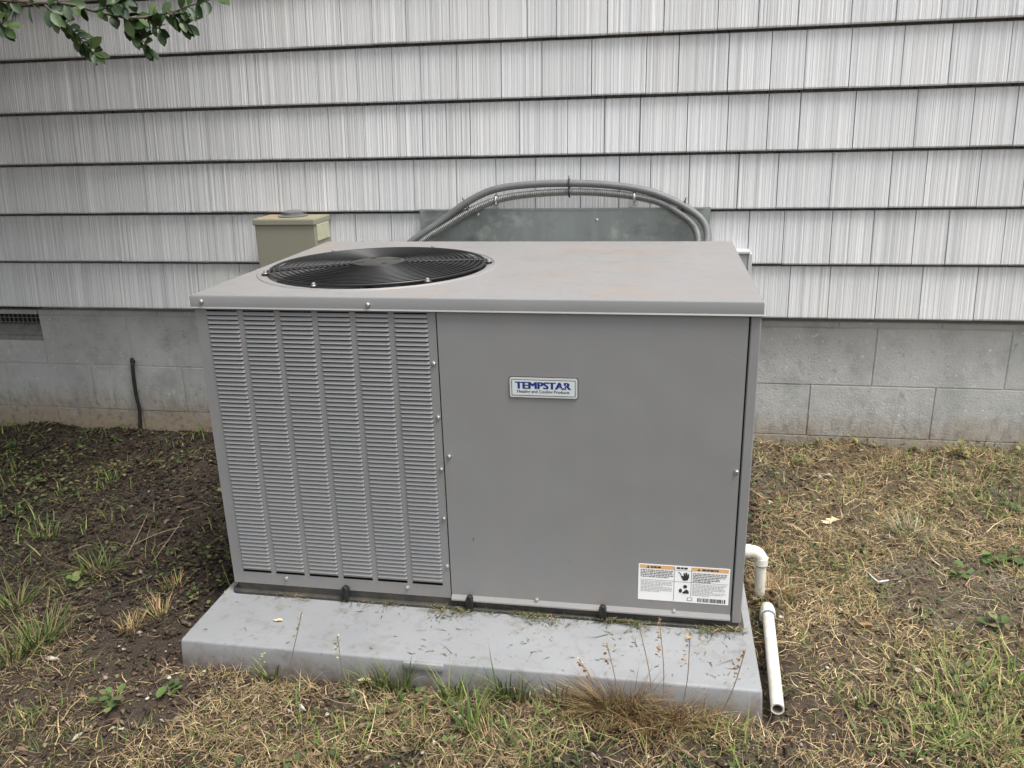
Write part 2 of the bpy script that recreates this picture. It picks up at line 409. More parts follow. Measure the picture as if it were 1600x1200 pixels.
# ================================================================ AIR CONDITIONER
X0,X1=-.7448,.4792; YF,YB=-1.1485,-.3437; ZT=.8008; ZC=.7725; YP=-1.1405
ac=empty('air_conditioner',((X0+X1)/2,(YF+YB)/2,.049),'large grey metal packaged air conditioner with louvred side and top fan','air conditioner')
screwV=MB().lathe([(.0058,0),(.0058,.0010),(.0040,.0014),(.0038,.0042),(.0026,.0052)],n=10,axis='-y').mesh('screw',MT['screw'])
screwT=MB().lathe([(.0064,0),(.0064,.0012),(.0046,.0018),(.0044,.0062),(.003,.0072)],n=10).mesh('screw_top',MT['screw'])
def screw(p,parent=ac,top=False): return link(bpy.data.objects.new('screw',screwT if top else screwV),parent,p)
def build_ac():
    bx0,bx1=-.7405,.4765; xs=-.1868
    FC=(-.429,-.784); FR=.270
    # ---- top cap with round opening
    cap=MB(); N=96
    ang=[2*math.pi*i/N for i in range(N)]
    e=.004; rx0,rx1,ry0,ry1=X0+e,X1-e,YF+e,YB-e
    for cx,cy in ((rx0,ry0),(rx1,ry0),(rx1,ry1),(rx0,ry1)): ang.append(math.atan2(cy-FC[1],cx-FC[0])%(2*math.pi))
    ang=sorted(ang)
    inn=[];out=[]
    for a in ang:
        c,s=math.cos(a),math.sin(a); t=1e9
        if c>1e-9: t=min(t,(rx1-FC[0])/c)
        if c<-1e-9: t=min(t,(rx0-FC[0])/c)
        if s>1e-9: t=min(t,(ry1-FC[1])/s)
        if s<-1e-9: t=min(t,(ry0-FC[1])/s)
        out.append((FC[0]+c*t,FC[1]+s*t)); inn.append((c,s))
    n=len(ang)
    prof=[(FR+.002,-.035),(FR+.002,-.006),(FR+.006,-.001),(FR+.012,0),(FR+.022,.0),(FR+.0245,.0028),(FR+.029,.0028),(FR+.0315,0)]
    rings=[[(FC[0]+c*r,FC[1]+s*r,ZT+h) for c,s in inn] for r,h in prof]+[[(x,y,ZT) for x,y in out]]
    v=[p for q in rings for p in q]
    f=[(i*n+k,i*n+(k+1)%n,(i+1)*n+(k+1)%n,(i+1)*n+k) for i in range(len(rings)-1) for k in range(n)]
    # ring close to the left/front edge may run past the sheet: clip to it
    v=[(min(max(x,rx0),rx1),min(max(y,ry0),ry1),z) for x,y,z in v]
    cap.add(v,f)
    top=cap.build('top_panel',MT['captop'],ac,smoothf=True)
    loops=[(-e,ZT),(-.0012,ZT-.0012),(0,ZT-.004),(0,ZC+.003),(.0025,ZC),(.0015,ZC-.0012),(-.004,ZC)]
    v=[]
    for d,z in loops: v+=[(X0-d,YF-d,z),(X1+d,YF-d,z),(X1+d,YB+d,z),(X0-d,YB+d,z)]
    f=[(i*4+k,(i+1)*4+k,(i+1)*4+(k+1)%4,i*4+(k+1)%4) for i in range(len(loops)-1) for k in range(4)]
    sk=MB().add(v,f).build('skirt',MT['paint'],top,smoothf=True)
    for u,vv in ((315,471),(575,476)): p=on_y(u,vv,YF); screw((p[0],YF-.0002,p[2]))
    s_=screw((X1,-1.09,ZC+.014)); s_.rotation_euler=(0,0,R(90))
    # ---- fan guard
    gz=lambda r: ZT+.008+.007*(1-(r/FR)**2)
    gd=MB().tube([(FC[0]+FR*math.cos(a),FC[1]+FR*math.sin(a),ZT+.006) for a in np.linspace(0,2*math.pi,96,endpoint=False)],.0032,8,closed=True).build('fan_guard',MT['black'],ac,smoothf=2)
    rs=np.linspace(.074,FR-.012,15)
    for r in rs:
        MB().tube([(FC[0]+r*math.cos(a),FC[1]+r*math.sin(a),gz(r)) for a in np.linspace(0,2*math.pi,80,endpoint=False)],.0018,6,closed=True).build('wire_ring',MT['black'],gd,smoothf=2)
    a0=R(19.5)
    for k in range(2):
        a=a0+math.pi*k
        P=[(FC[0]+r*math.cos(a),FC[1]+r*math.sin(a),gz(r)-.0045) for r in np.linspace(.05,FR+.012,12)]
        for d in (-.006,0,.006):
            MB().tube([(x-d*math.sin(a),y+d*math.cos(a),z) for x,y,z in P],.0026,6).build('spoke',MT['black'],gd,smoothf=2)
    for u,vv in ((474,451),(675,441),(765,408),(678,387),(521,394),(413,427)):
        p=on_z(u,vv,ZT+.006); a=math.atan2(p[1]-FC[1],p[0]-FC[0]); q=(FC[0]+(FR+.009)*math.cos(a),FC[1]+(FR+.009)*math.sin(a))
        MB().lathe([(.010,.0),(.010,.0035)],(q[0],q[1],ZT+.0015),12).build('tab',MT['black'],gd)
        screw((q[0],q[1],ZT+.005),gd,True)
    hp=MB().lathe([(.066,-.004),(.066,0),(.062,.0012),(.03,.0015)],(FC[0],FC[1],gz(.07)),40).build('hub_plate',MT['hub'],gd,smoothf=True)
    for k in range(4):
        a=R(35+90*k); c=(FC[0]+.048*math.cos(a),FC[1]+.048*math.sin(a),gz(.07)+.0017)
        MB().add([(c[0]+.012*math.cos(t)*math.cos(a)-.0075*math.sin(t)*math.sin(a),c[1]+.012*math.cos(t)*math.sin(a)+.0075*math.sin(t)*math.cos(a),c[2]) for t in np.linspace(0,2*math.pi,14,endpoint=False)],[tuple(range(14))]).build('hole',MT['blackd'],hp)
    # ---- fan below the guard
    fan=MB().lathe([(.055,-.09),(.055,0.0),(.04,.012)],(FC[0],FC[1],ZT-.055),24).build('fan',MT['blade'],ac,smoothf=True)
    for k in range(4):
        b=R(8+90*k); v=[];
        for i,r in enumerate(np.linspace(.05,.252,7)):
            for j,t in enumerate(np.linspace(-1,1,5)):
                w_=R(30+6*i/6)*t; a=b+w_+.12*(r/.27); v.append((FC[0]+r*math.cos(a),FC[1]+r*math.sin(a),ZT-.075-.045*t*(.5+.5*r/.27)-.01*t*t))
        f=[(i*5+j,i*5+j+1,(i+1)*5+j+1,(i+1)*5+j) for i in range(6) for j in range(4)]
        MB().add(v,f).build('blade',MT['blade'],fan,smoothf=2)
    MB().lathe([(FR+.0015,-.30),(FR+.0015,-.034)],(FC[0],FC[1],ZT),64,cap=False).build('fan_shroud',MT['shroud'],ac)
    # ---- louvred panel (columns measured on the front face)
    cols=[(-.7150,-.6421),(-.6292,-.5572),(-.5445,-.4705),(-.4556,-.3800),(-.3660,-.2910),(-.2775,-.2030)]
    a,b=-.7125,-.2065; wdt=.0735; gap=(b-a-6*wdt)/5; cols=[(a+i*(wdt+gap),a+i*(wdt+gap)+wdt) for i in range(6)]
    zt,pitch,rows=.7655,.01026,63; zl=zt-rows*pitch
    xe=[bx0]; 
    for p,q in cols: xe+=[p,q]
    xe.append(xs-.0015)
    ze=[.0765,.1085,.1145,zl-.001,zt+.0015,ZC+.002]
    pm=MB()
    for i in range(len(xe)-1):
        for j in range(len(ze)-1):
            if i%2==1 and j in (1,3): continue
            x_0,x_1=xe[i],xe[i+1]
            if j==1: pass
            pm.add([(x_0,YP,ze[j]),(x_1,YP,ze[j]),(x_1,YP,ze[j+1]),(x_0,YP,ze[j+1])],[(0,1,2,3)])
    # returns at the corner and bottom
    pm.add([(bx0,YP,.0765),(bx0,YP,ZC+.002),(bx0,YP+.045,ZC+.002),(bx0,YP+.045,.0765)],[(0,1,2,3)])
    pm.add([(bx0,YP,.0765),(bx0,YP+.02,.0765),(xs-.0015,YP+.02,.0765),(xs-.0015,YP,.0765)],[(0,1,2,3)])
    pm.add([(xs-.0015,YP,.0765),(xs-.0015,YP+.02,.0765),(xs-.0015,YP+.02,ZC),(xs-.0015,YP,ZC)],[(0,1,2,3)])
    lp=pm.build('louvre_panel',MT['paint'],ac)
    def louvre(mb,x0,x1,z):      # z = bottom lip; stamped flap flaring outwards, open below
        W=x1-x0; st=[0,.0012,.0035,W-.0035,W-.0012,W]; dp=[.0,.8,1,1,.8,.0]
        pf=[(-.0014,pitch-.0022),(.0003,.0062),(.0016,.0040),(.0029,.0020),(.0034,.0012),(.0030,.0009)]
        v=[];m_=len(pf)
        for s0,d in zip(st,dp):
            for y,h in pf: v.append((x0+s0,YP-.0002-y*d,z+h))
        mb.add(v,[(i*m_+j,i*m_+j+1,(i+1)*m_+j+1,(i+1)*m_+j) for i in range(5) for j in range(m_-1)])
        return mb
    base=louvre(MB(),0,wdt,0); base.v=[(x,y-YP,z) for x,y,z in base.v]; lm=base.mesh('louvre',MT['paint'],smoothf=2)
    low=MB()
    for r in range(rows):
        z=zt-(r+1)*pitch
        for c in cols:
            if r<50: link(bpy.data.objects.new('louvre',lm),lp,(c[0],YP,z))
            else: louvre(low,c[0],c[1],z)
    tag(low.build('lower_louvres',MT['paint'],lp,smoothf=2),kind='stuff')
    MB().box(bx0+.01,xs-.01,YP+.022,YP+.045,.07,ZC-.01).build('coil',MT['coil'],ac)
    # ---- access panel
    ap=MB(); yA=YP-.0015; x_0,x_1=xs+.0015,.4525
    prof=[(YP+.02,ZC+.001),(yA,ZC+.001),(yA,.0885),(yA-.0075,.0795),(yA-.0078,.0762),(YP+.012,.0755)]
    v=[(x_0,y,z) for y,z in prof]+[(x_1,y,z) for y,z in prof]; k=len(prof)
    ap.add(v,[(i,i+1,i+1+k,i+k) for i in range(k-1)]+[tuple(range(k-1,-1,-1)),tuple(range(k,2*k))])
    ap.build('access_panel',MT['paint'],ac)
    # ---- posts and side panels
    MB().box(.4562,bx1,YP-.0005,YP+.04,.066,ZC).build('corner_post',MT['paint'],ac,bevel=.002,seg=1)
    MB().box(.452,.457,YP+.012,YP+.02,.066,ZC).build('seam_strip',MT['blackd'],ac)
    MB().box(bx1-.012,bx1-.0012,YP+.041,YB-.010,.066,ZC).build('side_panel',MT['paint'],ac)
    MB().box(bx0+.0015,bx0+.012,YP+.046,YB-.010,.066,ZC).build('side_panel',MT['paint'],ac)
    MB().box(bx0+.014,bx1-.014,YB-.022,YB-.010,.066,ZC).build('rear_panel',MT['paint'],ac)
    MB().box(xs-.006,xs+.001,YP+.05,YB-.03,.07,ZC-.02).build('divider',MT['blackd'],ac)
    # ---- base rail
    br=MB(); rr_=.016
    def rect(d,z):
        P=[]; x0_,x1_,y0_,y1_=bx0-d,bx1+d,YP-d,YB+d-.006
        for cx,cy,a_ in ((x0_+rr_,y0_+rr_,180),(x1_-rr_,y0_+rr_,270),(x1_-rr_,y1_-rr_,0),(x0_+rr_,y1_-rr_,90)):
            for q in range(6): t=R(a_+18*q); P.append((cx+rr_*math.cos(t),cy+rr_*math.sin(t),z))
        return P
    L=[rect(.0085,.0485),rect(.0085,.0555),rect(.006,.0575),rect(-.0005,.0585),rect(-.0005,.0765)]; k=len(L[0])
    br.add([p for q in L for p in q],[(i*k+j,i*k+(j+1)%k,(i+1)*k+(j+1)%k,(i+1)*k+j) for i in range(len(L)-1) for j in range(k)]+[tuple((len(L)-1)*k+j for j in range(k))])
    rail=br.build('base_rail',MT['rail'],ac)
    for u,vv,hh in ((541,931,.042),(735,951,.042),(942,966,.042)):
        p=on_y(u,vv-4,YP-.004); x=p[0]; zb=.0575
        arch=[(x-.0085,zb),(x+.0085,zb),(x+.0085,zb+hh*.6)]+[(x+.0085*math.cos(t),zb+hh*.6+.0085*math.sin(t)) for t in np.linspace(.3,math.pi-.3,6)]+[(x-.0085,zb+hh*.6)]
        lug=MB().prism(arch,YP-.0135,YP).build('lifting_lug',MT['rubber'],ac)
        MB().tube([(x-.0062,YP-.0145,zb),(x-.0062,YP-.0145,zb+hh*.55),(x-.004,YP-.0145,zb+hh*.78),(x,YP-.0145,zb+hh*.86),(x+.004,YP-.0145,zb+hh*.78),(x+.0062,YP-.0145,zb+hh*.55),(x+.0062,YP-.0145,zb)],.0026,6).build('loop',MT['rubber'],lug,smoothf=2)
    for u,vv in ((678,568),(685,652),(690,733),(694,810),(699,884),(448,903),(637,917)):
        p=on_y(u,vv,YP); screw((p[0],YP-.0002,p[2]))
    for u,vv in ((702,713),(1151,737),(839,936),(1053,954)):
        p=on_y(u,vv,yA); screw((p[0],yA-.0002,p[2]))
    return yA
YA=build_ac()
def text_mesh(name,body,x,z,h,wid,y,mat,parent,off=0,shear=0,bold=1):
    cu=bpy.data.curves.new(name,'FONT'); cu.body=body; cu.offset=off; cu.shear=shear; cu.resolution_u=3; cu.fill_mode='FRONT'
    t=bpy.data.objects.new(name,cu); COL.objects.link(t); bpy.context.view_layer.update()
    me=bpy.data.meshes.new_from_object(t.evaluated_get(bpy.context.evaluated_depsgraph_get())); bpy.data.objects.remove(t)
    co=np.array([v.co[:] for v in me.vertices]); mn,mx=co.min(0),co.max(0)
    sx=wid/(mx[0]-mn[0]); sz=h/(mx[1]-mn[1])
    for v in me.vertices: v.co=(x+(v.co.x-mn[0])*sx,y,z+(v.co.y-mn[1])*sz)
    me.materials.clear(); me.materials.append(mat); me.name=name
    if bold>1:
        v0=[v.co[:] for v in me.vertices]; f0=[tuple(p.vertices) for p in me.polygons]; mb=MB()
        for i in range(bold):
            sh=(i-(bold-1)/2)*.0009; mb.add([(a+sh,b-.00004*i,c) for a,b,c in v0],f0); mb.add([(a+sh,b-.00004*i-.00002,c+.0005) for a,b,c in v0],f0)
        me=mb.mesh(name,mat)
    return link(bpy.data.objects.new(name,me),parent)
def flat(poly,y,name,mat,parent):
    return MB().add([(x,y,z) for x,z in poly],[tuple(range(len(poly)))]).build(name,mat,parent)
def rrect(x0,x1,z0,z1,r,n=4):
    P=[]
    for cx,cz,a in ((x0+r,z0+r,180),(x1-r,z0+r,270),(x1-r,z1-r,0),(x0+r,z1-r,90)):
        for q in range(n+1): t=R(a+90*q/n); P.append((cx+r*math.cos(t),cz+r*math.sin(t)))
    return P
def build_badge():
    x0,x1,z0,z1=-.0320,.1125,.5870,.6310; y=YA
    b=MB().prism(rrect(x0-.0014,x1+.0014,z0-.0014,z1+.0014,.0045),y-.0016,y+.001).build('name_badge',MT['ink'],ac)
    MB().prism(rrect(x0,x1,z0,z1,.004),y-.0034,y-.0016).build('rim',MT['chrome'],b)
    MB().prism(rrect(x0+.0040,x1-.0040,z0+.0040,z1-.0040,.0012),y-.0037,y-.0034).build('border',MT['ink'],b)
    MB().prism(rrect(x0+.0053,x1-.0053,z0+.0053,z1-.0053,.0009),y-.0040,y-.0037).build('face',MT['face'],b)
    text_mesh('lettering','TEMPSTAR',x0+.0125,.6065,.0152,.1175,y-.0042,MT['navy'],b,off=.0,bold=4)
    text_mesh('lettering','Heating and Cooling Products',x0+.0160,.5955,.0088,.1120,y-.0042,MT['ink'],b,off=.02)
    cx,cz=x0+.0125+.1175*.872,.6135; st=[(cx+(.0060 if i%2==0 else .0023)*math.sin(i*math.pi/5),cz+(.0060 if i%2==0 else .0023)*math.cos(i*math.pi/5)) for i in range(10)]
    flat(st,y-.0044,'star',MT['face'],b)
def build_label():
    x0,x1,z0,z1=.2484,.4470,.1120,.2030; y=YA; r=random.Random(5)
    lb=MB().prism(rrect(x0,x1,z0,z1,.002),y-.0006,y+.0005).build('warning_label',MT['white'],ac)
    y1=y-.0009; y2=y-.0012; W=x1-x0;H=z1-z0
    X=lambda t:x0+W*t
    Z=lambda t:z1-H*t
    def rc(a,b,c,d,name,mat,yy=y1): flat([(X(a),Z(d)),(X(b),Z(d)),(X(b),Z(c)),(X(a),Z(c))],yy,name,mat,lb)
    rc(.015,.392,.02,.115,'orange_band',MT['orange']); rc(.588,.985,.02,.115,'orange_band',MT['orange'])
    for a,b in ((.09,.125),(.645,.68)): flat([(X(a),Z(.10)),(X(b),Z(.10)),(X((a+b)/2),Z(.035))],y2,'hazard_triangle',MT['ink'],lb)
    def words(mb,a,b,zc,h):
        t=a
        while t<b-.008:
            w_=min(r.uniform(.012,.04),b-t); mb.add([(X(t),y2,Z(zc+h)),(X(t+w_),y2,Z(zc+h)),(X(t+w_),y2,Z(zc)),(X(t),y2,Z(zc))],[(0,1,2,3)]); t+=w_+.007
    for q in ((.135,.25,.048,.045),(.70,.88,.048,.045),(.42,.55,.03,.05)): hb=MB(); words(hb,*q); hb.build('heading_print',MT['ink'],lb)
    fp=MB()
    for i in range(5): words(fp,.025,.025+.36*(1 if i<4 else .85),.15+.045*i,.020)
    fp.build('small_print',MT['ink'],lb); fp=MB()
    for i in range(6): words(fp,.60,.60+.37*(1,1,.95,.8,.8,.55)[i],.17+.045*i,.020)
    fp.build('small_print',MT['ink'],lb)
    gp=MB()
    for i in range(8): words(gp,.03,.03+.345*(1,1,1,.7,1,1,1,.6)[i],.46+.040*i,.016)
    gp.build('small_print',MT['grayink'],lb); gp=MB()
    for i in range(9): words(gp,.60,.60+.37*(1,1,.9,1,1,.6,1,.9,.5)[i],.47+.038*i,.016)
    gp.build('small_print',MT['grayink'],lb)
    for a,b,c,d in ((.395,.399,.02,.98),(.583,.587,.02,.84),(.015,.392,.425,.432),(.399,.583,.432,.440),(.588,.985,.43,.437),(.399,.583,.118,.124)): rc(a,b,c,d,'rule',MT['ink'])
    # hand touching a spark
    hand=[(.50,.40),(.545,.38),(.56,.30),(.556,.20),(.543,.20),(.54,.27),(.535,.17),(.520,.17),(.518,.26),(.512,.18),(.498,.19),(.500,.28),(.478,.25),(.468,.27),(.488,.36)]
    flat([(X(a),Z(b)) for a,b in hand],y2,'hand_symbol',MT['ink'],lb)
    flat([(X(a),Z(b)) for a,b in ((.435,.16),(.445,.155),(.475,.22),(.468,.225),(.478,.27),(.455,.22),(.46,.215))],y2,'spark_symbol',MT['ink'],lb)
    for cx,cz,rx,rz in ((.52,.56,.022,.05),(.47,.68,.018,.06)):
        flat([(X(cx+rx*math.cos(t)),Z(cz+rz*math.sin(t))) for t in np.linspace(0,2*math.pi,12,endpoint=False)],y2,'figure_symbol',MT['ink'],lb)
    flat([(X(a),Z(b)) for a,b in ((.49,.73),(.535,.63),(.56,.68),(.565,.75),(.50,.755))],y2,'figure_symbol',MT['ink'],lb)
    rc(.545,.605,.855,.955,'mark',MT['grayink']); rc(.556,.594,.872,.93,'mark',MT['white'],y2)
    t=.66
    while t<.955:
        w_=r.choice([.004,.006,.010,.014]); rc(t,t+w_,.855,.965,'barcode_bar',MT['ink']); t+=w_+r.choice([.004,.006,.009])
build_badge(); build_label()

# ================================================================ THINGS ON THE WALL
def build_wall_things():
    # sheet metal panel
    a=on_y(657,331,-.02); b=on_y(1110,329,-.02); zt=Z0+2*EXP+.008
    dp=MB().box(a[0],b[0],-.0305,-.0285,.506,zt).build('metal_sheet',MT['galv'],None,at=((a[0]+b[0])/2,-.02,.506))
    tag(dp,'dull galvanised sheet metal panel on the siding behind the air conditioner','metal panel')
    MB().box(a[0]+.02,b[0]-.02,-.0345,-.0306,zt-.006,zt-.001).build('top_flange',MT['galv'],dp)
    p=on_y(933,343,-.02); screw((p[0],-.0308,p[2]),dp)
    p=on_y(748,334,-.02); screw((p[0],-.0308,p[2]),dp)
    # duct between wall and unit, hidden under the hood line
    dk=MB().box(-.40,.30,-.352,-.0308,.14,.62).build('duct',MT['galv'],None,at=(-.05,-.19,.14)); tag(dk,'sheet metal duct joining the air conditioner to the house','duct')
    # conduits
    def path(px,ys): return [on_y(u,v,y) for (u,v),y in zip(px,ys)]
    up=[(600,412),(648,374),(690,345),(730,316),(770,297),(820,289),(890,286.5),(960,290),(1020,301),(1068,322),(1098,345),(1106,372),(1098,400)]
    uy=[-.10,-.085,-.065,-.055,-.049,-.047,-.047,-.047,-.049,-.055,-.075,-.13,-.20]
    P=spline(path(up,uy),12); c1=MB().tube(P,.0118,12).build('conduit',MT['conduit'],None,at=tuple(P[0]),smoothf=2)
    tag(c1,'smooth grey conduit arching along the siding, uppermost of the pair','conduit')
    dn=[(622,408),(664,374),(700,351),(735,330),(775,313),(820,304.5),(890,300),(960,303),(1020,313),(1056,330),(1082,351),(1091,374),(1084,400)]
    P=spline(path(dn,uy),70); L=np.cumsum([0]+[np.linalg.norm(P[i+1]-P[i]) for i in range(len(P)-1)])
    Q=[];rad=[];s=0;i=0
    while s<L[-1]:
        while L[i+1]<s: i+=1
        t=(s-L[i])/(L[i+1]-L[i]); Q.append(P[i]*(1-t)+P[i+1]*t); rad.append(.0124 if len(Q)%5<3 else .0100); s+=.0012
    c2=MB().tube(Q,rad,10).build('conduit',MT['flex'],None,at=tuple(Q[0]),smoothf=2)
    tag(c2,'ribbed metal flexible conduit running just beneath the smooth grey one','conduit')
    for (u,v),(u2,v2),lab in (((724,312),(737,336),'black cable tie on the conduits where they rise past the fan'),((889,278),(890,309),'black cable tie at the crown of the conduit arch'),((1071,312),(1062,342),'black cable tie where the conduits curve down beside the bare siding')):
        y=-.050; c=(on_y(u,v,y)+on_y(u2,v2,y))/2; d=on_y(u2,v2,y)-on_y(u,v,y); L_=np.linalg.norm(d); d/=L_; n_=np.array([0,-1,0.])
        P=[c+d*L_/2*math.cos(t)*.92+n_*.0135*math.sin(t) for t in np.linspace(0,2*math.pi,28,endpoint=False)]
        o=MB().tube(P,.0027,6,closed=True).build('cable_tie',MT['rubber'],None,at=tuple(c),smoothf=2)
        tag(o,lab,'cable tie','cable ties on the conduits')
        MB().tube([c-d*L_*.44,c-d*L_*.62+n_*.004],.0016,5).build('tail',MT['rubber'],o)
    for u,v,lab in ((775,313,'zinc strap holding the ribbed conduit on its rising side'),(991,308,'zinc strap holding the ribbed conduit on its falling side')):
        c=on_y(u,v,-.047); o=MB().tube([(c[0],-.024,c[2]+.015),(c[0],-.047,c[2]+.0145),(c[0],-.0625,c[2]),(c[0],-.047,c[2]-.0145),(c[0],-.024,c[2]-.015)],.0048,6).build('pipe_strap',MT['screw'],None,at=tuple(c),smoothf=2)
        MB().box(c[0]-.006,c[0]+.006,-.0275,-.0225,c[2]-.034,c[2]-.012).build('foot',MT['screw'],o); screw((c[0],-.0277,c[2]-.023),o)
        tag(o,lab,'pipe strap','straps fixing the conduit')
    # olive utility box
    x0,x1,y0,zb,ztp=-1.083,-.868,-.148,.44,.846
    bx=MB().box(x0,x1,y0,-.012,zb,ztp-.006).build('electrical_box',MT['box'],None,at=((x0+x1)/2,-.08,zb),bevel=.002,seg=1)
    tag(bx,'olive drab metal electrical box with rusty lid on the siding','electrical box')
    ld=MB().box(x0-.005,x1+.004,y0-.006,-.010,ztp-.019,ztp).build('lid',MT['box'],bx,bevel=.002,seg=1)
    MB().box(x0-.003,x1+.002,y0-.004,-.012,ztp+.0002,ztp+.0012).build('rusty_top',MT['boxtop'],ld)
    MB().box(x1+.0002,x1+.0045,y0+.012,-.03,ztp-.075,ztp-.0195).build('side_flap',MT['cream'],bx,bevel=.001,seg=1)
    c=on_y(457,333,-.075)
    MB().lathe([(.050,0),(.050,.004),(.036,.007),(.036,.017),(.032,.019)],(c[0],-.072,ztp+.001),28).build('hub',MT['conduit'],bx,smoothf=True)
    # small grey cover at the right rear
    p=on_y(1172,392,-.05); q=on_y(1172,450,-.05)
    ob=MB().box(p[0]-.11,p[0]-.004,-.05,-.012,q[2]-.05,p[2]-.004).build('outlet_cover',MT['trim'],None,at=(p[0]-.05,-.03,q[2]),bevel=.003,seg=2)
    tag(ob,'small pale grey outlet cover on the siding by the unit','outlet cover')
    MB().box(p[0]-.115,p[0],-.066,-.012,p[2]-.008,p[2]+.001).build('hood',MT['trim'],ob,bevel=.002,seg=2)
    MB().box(p[0]-.0045,p[0]+.0075,-.055,-.012,q[2]-.05,p[2]-.009).build('side_flange',MT['trim'],ob,bevel=.001,seg=1)
    # black cable on the foundation
    P=spline([on_y(206,560,.034),on_y(207,570,.020),on_y(209,592,.018),on_y(213,618,.018),on_y(218,640,.018),on_y(219,662,.016),on_y(220,690,.010)],10)
    o=MB().tube(P,[.0072]*len(P),10).build('cable',MT['rubber'],None,at=tuple(P[-1]),smoothf=2); tag(o,'black cable running down the block foundation into the soil','cable')
    MB().lathe([(.010,-.004),(.009,.004)],tuple(on_y(207,565,.024)),12,axis='-y').build('grommet',MT['rubber'],o)
build_wall_things()

# ================================================================ DRAIN PIPE
def build_pvc():
    r=.0134; yy=-.895
    e0=on_y(1150,860,yy); z=float(on_y(1172,861,yy)[2]); xr=.545
    foot=ground(1191,920)
    root=empty('drain_pipe',(foot[0],foot[1],0),'white plastic condensate drain pipe with blue primer rings leaving the unit','drain pipe')
    tx=float(on_y(1188,890,yy)[0])
    el=[(X1-.02,yy,z),(tx-.030,yy,z)]+[(tx-.024+.024*math.sin(t),yy,z-.024+.024*math.cos(t)) for t in np.linspace(0,math.pi/2,8)]+[(tx,yy,z-.034)]
    e_=MB().tube(el,r+.0022,16).build('elbow',MT['pvc'],root,smoothf=True)
    MB().lathe([(r+.0022,-.0016),(r+.0022,.0016)],(tx,yy,z-.0355),18,cap=False).build('primer_ring',MT['primer'],e_,smoothf=2)
    MB().tube([(tx,yy,z-.016),(tx,yy,z-.034)],r+.0038,18).build('collar',MT['pvc'],e_,smoothf=True)
    MB().tube([(tx-.047,yy,z),(tx-.026,yy,z)],r+.0038,18).build('collar',MT['pvc'],e_,smoothf=True)
    MB().tube([(tx,yy,z-.03),(tx+.002,yy+.004,.04),(tx+.004,yy+.006,-.05)],r,16).build('riser',MT['pvc'],root,smoothf=True)
    A=ground(1199,948); B=ground(1215,1104); A[2]=.021; B[2]=.016
    A=on_z(1199,950,.022);B=on_z(1215,1108,.016)
    d=(B-A);d/=np.linalg.norm(d)
    up=np.array([0,0,1.])
    E=[A-d*.012-up*.05,A-d*.012-up*.024]+[A-d*.012+d*.020*(1-math.cos(t))+up*(-.020+.020*math.sin(t)) for t in np.linspace(.2,math.pi/2,7)]+[A+d*.034]
    e2=MB().tube(E,r+.0025,16).build('elbow',MT['pvc'],root,smoothf=True)
    MB().tube([A+d*.0332,A+d*.0365],r+.0026,18,cap=False).build('primer_ring',MT['primer'],e2,smoothf=2)
    MB().tube([A+d*.012,A+d*.033],r+.0040,18).build('collar',MT['pvc'],e2,smoothf=True)
    P=[A+(B-A)*t for t in np.linspace(.03,1,10)]
    run=MB().tube(P,r,20,cap=False).build('pipe_run',MT['pvc'],root,smoothf=True)
    MB().tube([B,B-d*.0004],[r,r-.0034],20,cap=False).build('rim',MT['pvc'],run)
    MB().tube([B-d*.0003,B-d*.10],r-.0034,20,cap=False).build('bore',MT['pvcin'],run,smoothf=2)
    MB().tube([B-d*.10,B-d*.101],r-.0034,12).build('bore_end',MT['pvcin'],run)
build_pvc()

# ================================================================ VEGETATION
TAN=[(.44,.32,.165),(.35,.24,.12),(.27,.185,.105),(.54,.43,.25),(.17,.115,.07)]
DARKT=[(.13,.09,.06),(.20,.145,.085),(.09,.06,.04),(.26,.20,.12)]
GRN=[(.105,.165,.032),(.07,.125,.028),(.16,.21,.05),(.22,.25,.075),(.055,.095,.03)]
RED=[(.25,.145,.07),(.32,.22,.115),(.17,.085,.042),(.42,.32,.18)]
PALE=[(.42,.40,.30),(.30,.29,.20),(.22,.24,.13)]
def blades(pos,az,L,wd,th0,bend,azb,cols,segs=3,twist=0.):
    n=len(pos); pos=np.asarray(pos,float)
    V=np.zeros((n,2*segs+1,3)); p=pos.copy(); ds=L/segs
    for i in range(segs+1):
        t=i/segs; th=th0+bend*t; a=az+azb*t
        sd=np.stack([-np.sin(a),np.cos(a),0*a],1)
        sd=sd*np.cos(twist)+np.array([0,0,1.])*np.sin(twist) if np.ndim(twist)==0 else sd*np.cos(twist)[:,None]+np.array([0,0,1.])*np.sin(twist)[:,None]
        w_=(wd*.5*(1-t**1.6))[:,None]
        if i<segs: V[:,2*i]=p-sd*w_; V[:,2*i+1]=p+sd*w_
        else: V[:,2*segs]=p
        p=p+np.stack([np.sin(th)*np.cos(a),np.sin(th)*np.sin(a),np.cos(th)],1)*ds[:,None]
    F=[]
    o=np.arange(n)*(2*segs+1)
    for i in range(segs-1):
        F.append(np.stack([o+2*i,o+2*i+1,o+2*i+3],1)); F.append(np.stack([o+2*i,o+2*i+3,o+2*i+2],1))
    i=segs-1; F.append(np.stack([o+2*i,o+2*i+1,o+2*i+2],1))
    C=np.repeat(np.asarray(cols)[:,None,:],2*segs+1,1)
    return V.reshape(-1,3),np.concatenate(F),C.reshape(-1,3)
